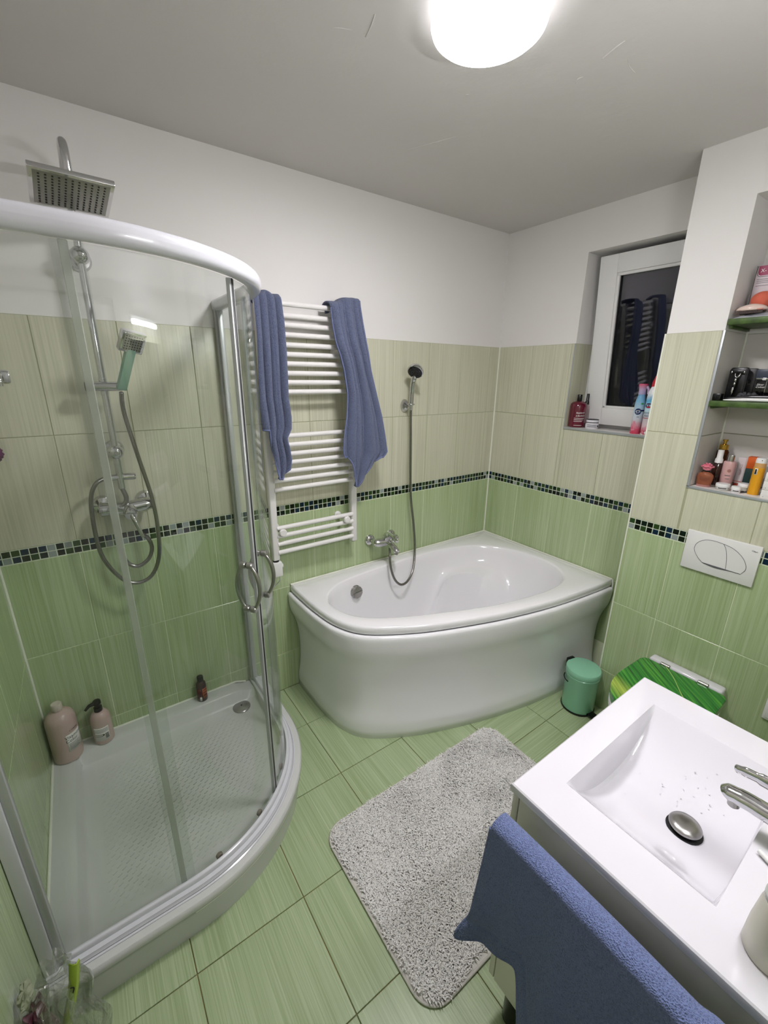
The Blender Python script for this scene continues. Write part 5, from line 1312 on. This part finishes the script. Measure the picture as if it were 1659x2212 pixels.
box('mark', (-.004, -.0127, .050), (-.001, -.0118, .060), M_chrome, t); box('mark', (-.012, -.0127, .0625), (.012, -.0118, .0635), M_inkg, t)
x = -.115; y, r, H = nitem(1636, 1668, 779, 846, x, S2)
t = thing('mens_perfume', 'black perfume bottle with slate grey cap on the middle niche shelf', 'perfume bottle', (x, y-.003, S2), rotz=-pi/2)
box('bottle', (-.027, -.012, 0), (.027, .012, .082), P('black_glass', '#08080a', .06, coat=.6), t, .003); box('cap', (-.027, -.0125, .086), (.027, .0125, .119), P('slate_cap', '#3c4250', .35), t, .003); box('collar', (-.024, -.011, .081), (.024, .011, .087), M_chrome, t, .001)
for xx in (.0105,): box('frame_line', (xx, -.0128, .004), (xx+.0016, -.0118, .080), M_chrome, t)
flat_text('lettering', 'Silver', .010, (-.006, -.0126, .062), (1, 0, 0), (0, 0, 1), M_inkw, t, shear=.3); flat_text('lettering', 'Colour', .010, (-.004, -.0126, .053), (1, 0, 0), (0, 0, 1), M_inkw, t, shear=.3)
x = -.190; y, r, H = nitem(1602, 1636, 827, 851, x, S2)
t = thing('scrunchie', 'crumpled dark grey hair scrunchie on the middle niche shelf', 'scrunchie', (x, y, S2))
M_scr = P('dark_grey_gauze', '#3b3b3f', .7, bump=(120, .8, .004)); pts_ = []; rs_ = []
for i in range(72):
    q = 2*pi*i/72; pts_.append((.017*cos(q), .022*sin(q), .0165+.006*sin(q*2))); rs_.append(.0105*(1+.30*sin(11*q)))
tube('gathered_cloth', pts_, rs_, M_scr, t, 14, closed=True, smooth='all')
x = -.220; p0 = at(1562, 862, 'x', x); p1 = at(1668, 852, 'x', x)
t = thing('beard_trimmer', 'black and white electric trimmer lying on the middle niche shelf', 'trimmer', (x, p0.y, S2)); L = abs(p1.y-p0.y)
pr_ = [(0, .002), (.02, .004), (.06, .008), (.09, .011), (L, .013)]
tube('shell_top', cr([(0.002, -a_, .007+b_*.7) for a_, b_ in pr_], 5), [.002+.0085*min(i/14, 1) for i in range(21)], M_black, t, 14, sx=.55)
tube('shell_bottom', cr([(-.006, -a_-.002, .003+b_*.45) for a_, b_ in pr_], 5), [.0012+.0052*min(i/10, 1) for i in range(21)], M_pvc, t, 12)
box('charger_plug', (-.012, -.001, .0), (.022, .027, .026), M_black, thing('small_black_box', 'small black box at the left end of the middle niche shelf', 'box', (-.20, at(1551, 855, 'x', -.20).y-.012, S2)), .003)

# -- on the top shelf
S1 = 1.908+.0215
x = -.185; p = at(1640, 682, 'x', x)
t = thing('plastic_pouch', 'flat grey plastic pouch on the top niche shelf', 'pouch', (x, p.y, S1))
rows_ = []
for i in range(15):
    u_ = i/14; rows_.append([(-.045+.09*j/10, .066-.16*u_, .0008+.014*sin(pi*j/10)**.6*min(u_*7, 1)*(1+.25*sin(9*u_+j))) for j in range(11)])
grid('film', rows_, P('grey_film', '#8e9096', .2, bump=(40, .6, .006)), t, 'all', solid=.001)
x = -.190; p0 = at(1596, 666, 'x', x); p1 = at(1655, 666, 'x', x)
t = thing('hair_brush', 'white and pink oval hair brush lying on the grey pouch', 'brush', (x, (p0.y+p1.y)/2, S1+.018)); hw = abs(p0.y-p1.y)/2
bm = bmesh.new(); bmesh.ops.create_uvsphere(bm, u_segments=32, v_segments=16, radius=1)
for v in bm.verts: v.co = Vector((v.co.x*.032, v.co.y*(hw+.006), .013+max(v.co.z, -.25)*.020*(1-.15*abs(v.co.y))))
bmk('shell', bm, P('shell_cream', '#dcc6ba', .15, coat=.5), t, 'all')
bm = bmesh.new()
for i in range(26):
    yy = -hw+.004+(2*hw-.008)*i/25
    for xx in (-.026, -.016, 0, .016): bm_box(bm, (xx-.0009, yy-.0009, -.002), (xx+.0009, yy+.0009, .010))
q = bmk('bristles', bm, P('bristle_brown', '#4a3a34', .5), t); q['kind'] = 'stuff'
box('pink_band', (-.0315, -hw+.002, .0075), (.0315, -hw*.55, .0125), P('pink_plastic', '#c98a7c', .3), t, .002)
x = -.150; p = at(1645, 655, 'x', x); zb = S1+.040
t = thing('bath_sponge', 'round orange sponge resting on the hair brush', 'sponge', (x, p.y-.002, zb-.006))
bm = bmesh.new(); bmesh.ops.create_icosphere(bm, subdivisions=4, radius=1)
for v in bm.verts: v.co = Vector((v.co.x*.034, v.co.y*.037, .031+v.co.z*.034*(1-.12*v.co.z)))
bmk('foam', bm, P('orange_foam', '#c4604a', .8, bump=(140, .4, .003)), t, 'all')
x = -.085; p = at(1627, 634, 'x', x)
t = thing('depilatory_box', 'white box with magenta panel standing at the back of the top shelf', 'box', (x, p.y-.035, S1), rotz=-pi/2)
Hb = at(1632, 578, 'x', x).z-S1
box('carton', (-.036, -.018, 0), (.036, .018, Hb), P('pinkish_card', '#cbbfc4', .5), t, .001)
M_mag = P('magenta_print', '#8e1548', .4)
prism('brand_panel', [(-.030, Hb-.001), (-.030, Hb-.022), (-.027, Hb-.030), (-.020, Hb-.034), (.036, Hb-.034), (.036, Hb-.001)], .0181, .0187, M_mag, t, M=Mt)
tube('panel_outline', [(-.033, -.0184, Hb), (-.033, -.0184, Hb-.024), (-.029, -.0184, Hb-.034), (-.021, -.0184, Hb-.038), (.036, -.0184, Hb-.038)], .0007, M_ink, t, 6)
flat_text('lettering', 'X-', .017, (-.014, -.0190, Hb-.018), (1, 0, 0), (0, 0, 1), M_inkw, t)
for k in range(4): box('small_print', (-.028, -.0186, Hb-.048-.006*k-(.004 if k > 2 else 0)), (.03, -.0180, Hb-.0465-.006*k-(.004 if k > 2 else 0)), M_inkg, t)
box('edge_print', (-.0362, -.0184, 0), (-.0348, -.0178, Hb), M_ink, t)

# ------------------------------------------------------------------ plastic bag by the shower tray
bg = thing('plastic_bag', 'crumpled clear plastic bag with lime green edge beside the shower tray', 'bag', (-2.55, -1.10, 0), world=True)
M_film = glass_mat('bag_film', (.86, .87, .85), .16, .8, .12)
nt = M_film.node_tree; tc = N(nt, 'ShaderNodeTexCoord'); ns = N(nt, 'ShaderNodeTexNoise'); ns.inputs['Scale'].default_value = 38; ns.inputs['Detail'].default_value = 5
bp = N(nt, 'ShaderNodeBump'); bp.inputs['Strength'].default_value = 1; bp.inputs['Distance'].default_value = .02
nt.links.new(tc.outputs['Object'], ns.inputs['Vector']); nt.links.new(ns.outputs['Fac'], bp.inputs['Height'])
for n_ in nt.nodes:
    if n_.type == 'BSDF_GLOSSY': nt.links.new(bp.outputs['Normal'], n_.inputs['Normal'])
def bagmesh(nm, c, sx, sy, h, seed, mat, wob=.016):
    rnd = random.Random(seed); ph = [rnd.uniform(0, 6) for _ in range(6)]; rows_ = []
    for i in range(28):
        v_ = i/27; rr = (1-.5*v_**3)*(1 if v_ > .06 else .9)
        rows_.append([(c[0]+sx*rr*cos(q)+wob*sin(5*q+ph[0]+6*v_)*sin(9*v_+ph[1]), c[1]+sy*rr*sin(q)+wob*sin(7*q+ph[2]-8*v_)*cos(7*v_+ph[3]), c[2]+h*v_+wob*.9*sin(6*q+ph[4])*v_) for q in [2*pi*j/56 for j in range(56)]])
    return rings_obj(nm, rows_, mat, bg, True, 12)
bagmesh('film', (-2.547, -1.075, .004), .060, .12, .435, 4, M_film, .020)
bagmesh('wrapped_pack', (-2.585, -1.09, .006), .018, .06, .40, 8, P('maroon_pack', '#5c2338', .3, var=(14, '#7d7a76')), .010)
bagmesh('wrapped_cloth', (-2.596, -1.06, .42), .012, .03, .02, 9, P('dull_green_pack', '#8b9279', .6), .003)
e0, e1, e2 = at(160, 2088, 'y', -1.09), at(158, 2140, 'y', -1.09), at(145, 2225, 'y', -1.09)
M_lime = P('lime_strip', '#a2bb3c', .35)
rows_ = []
for q in cr([e0+Vector((0, 0, .008)), e0, e1, e2, e2+Vector((-.005, 0, -.10)), Vector((e2.x-.01, e2.y, .02))], 5):
    rows_.append([q+Vector((-.009, .006, 0)), q+Vector((-.003, .0, .0)), q+Vector((.004, -.003, 0)), q+Vector((.010, .004, 0))])
lm_ = grid('edge_strip', rows_, M_lime, bg, 'all', solid=.002)
for zz, s in ((e1+Vector((.001, -.0055, .012)), .010), (e2+Vector((.001, -.0055, .012)), .013)):
    tube('strip_print', cr([zz+Vector((-.003, 0, s)), zz+Vector((.003, 0, s*.3)), zz+Vector((-.001, 0, -s))], 4), .0013, M_ink, lm_, 6)
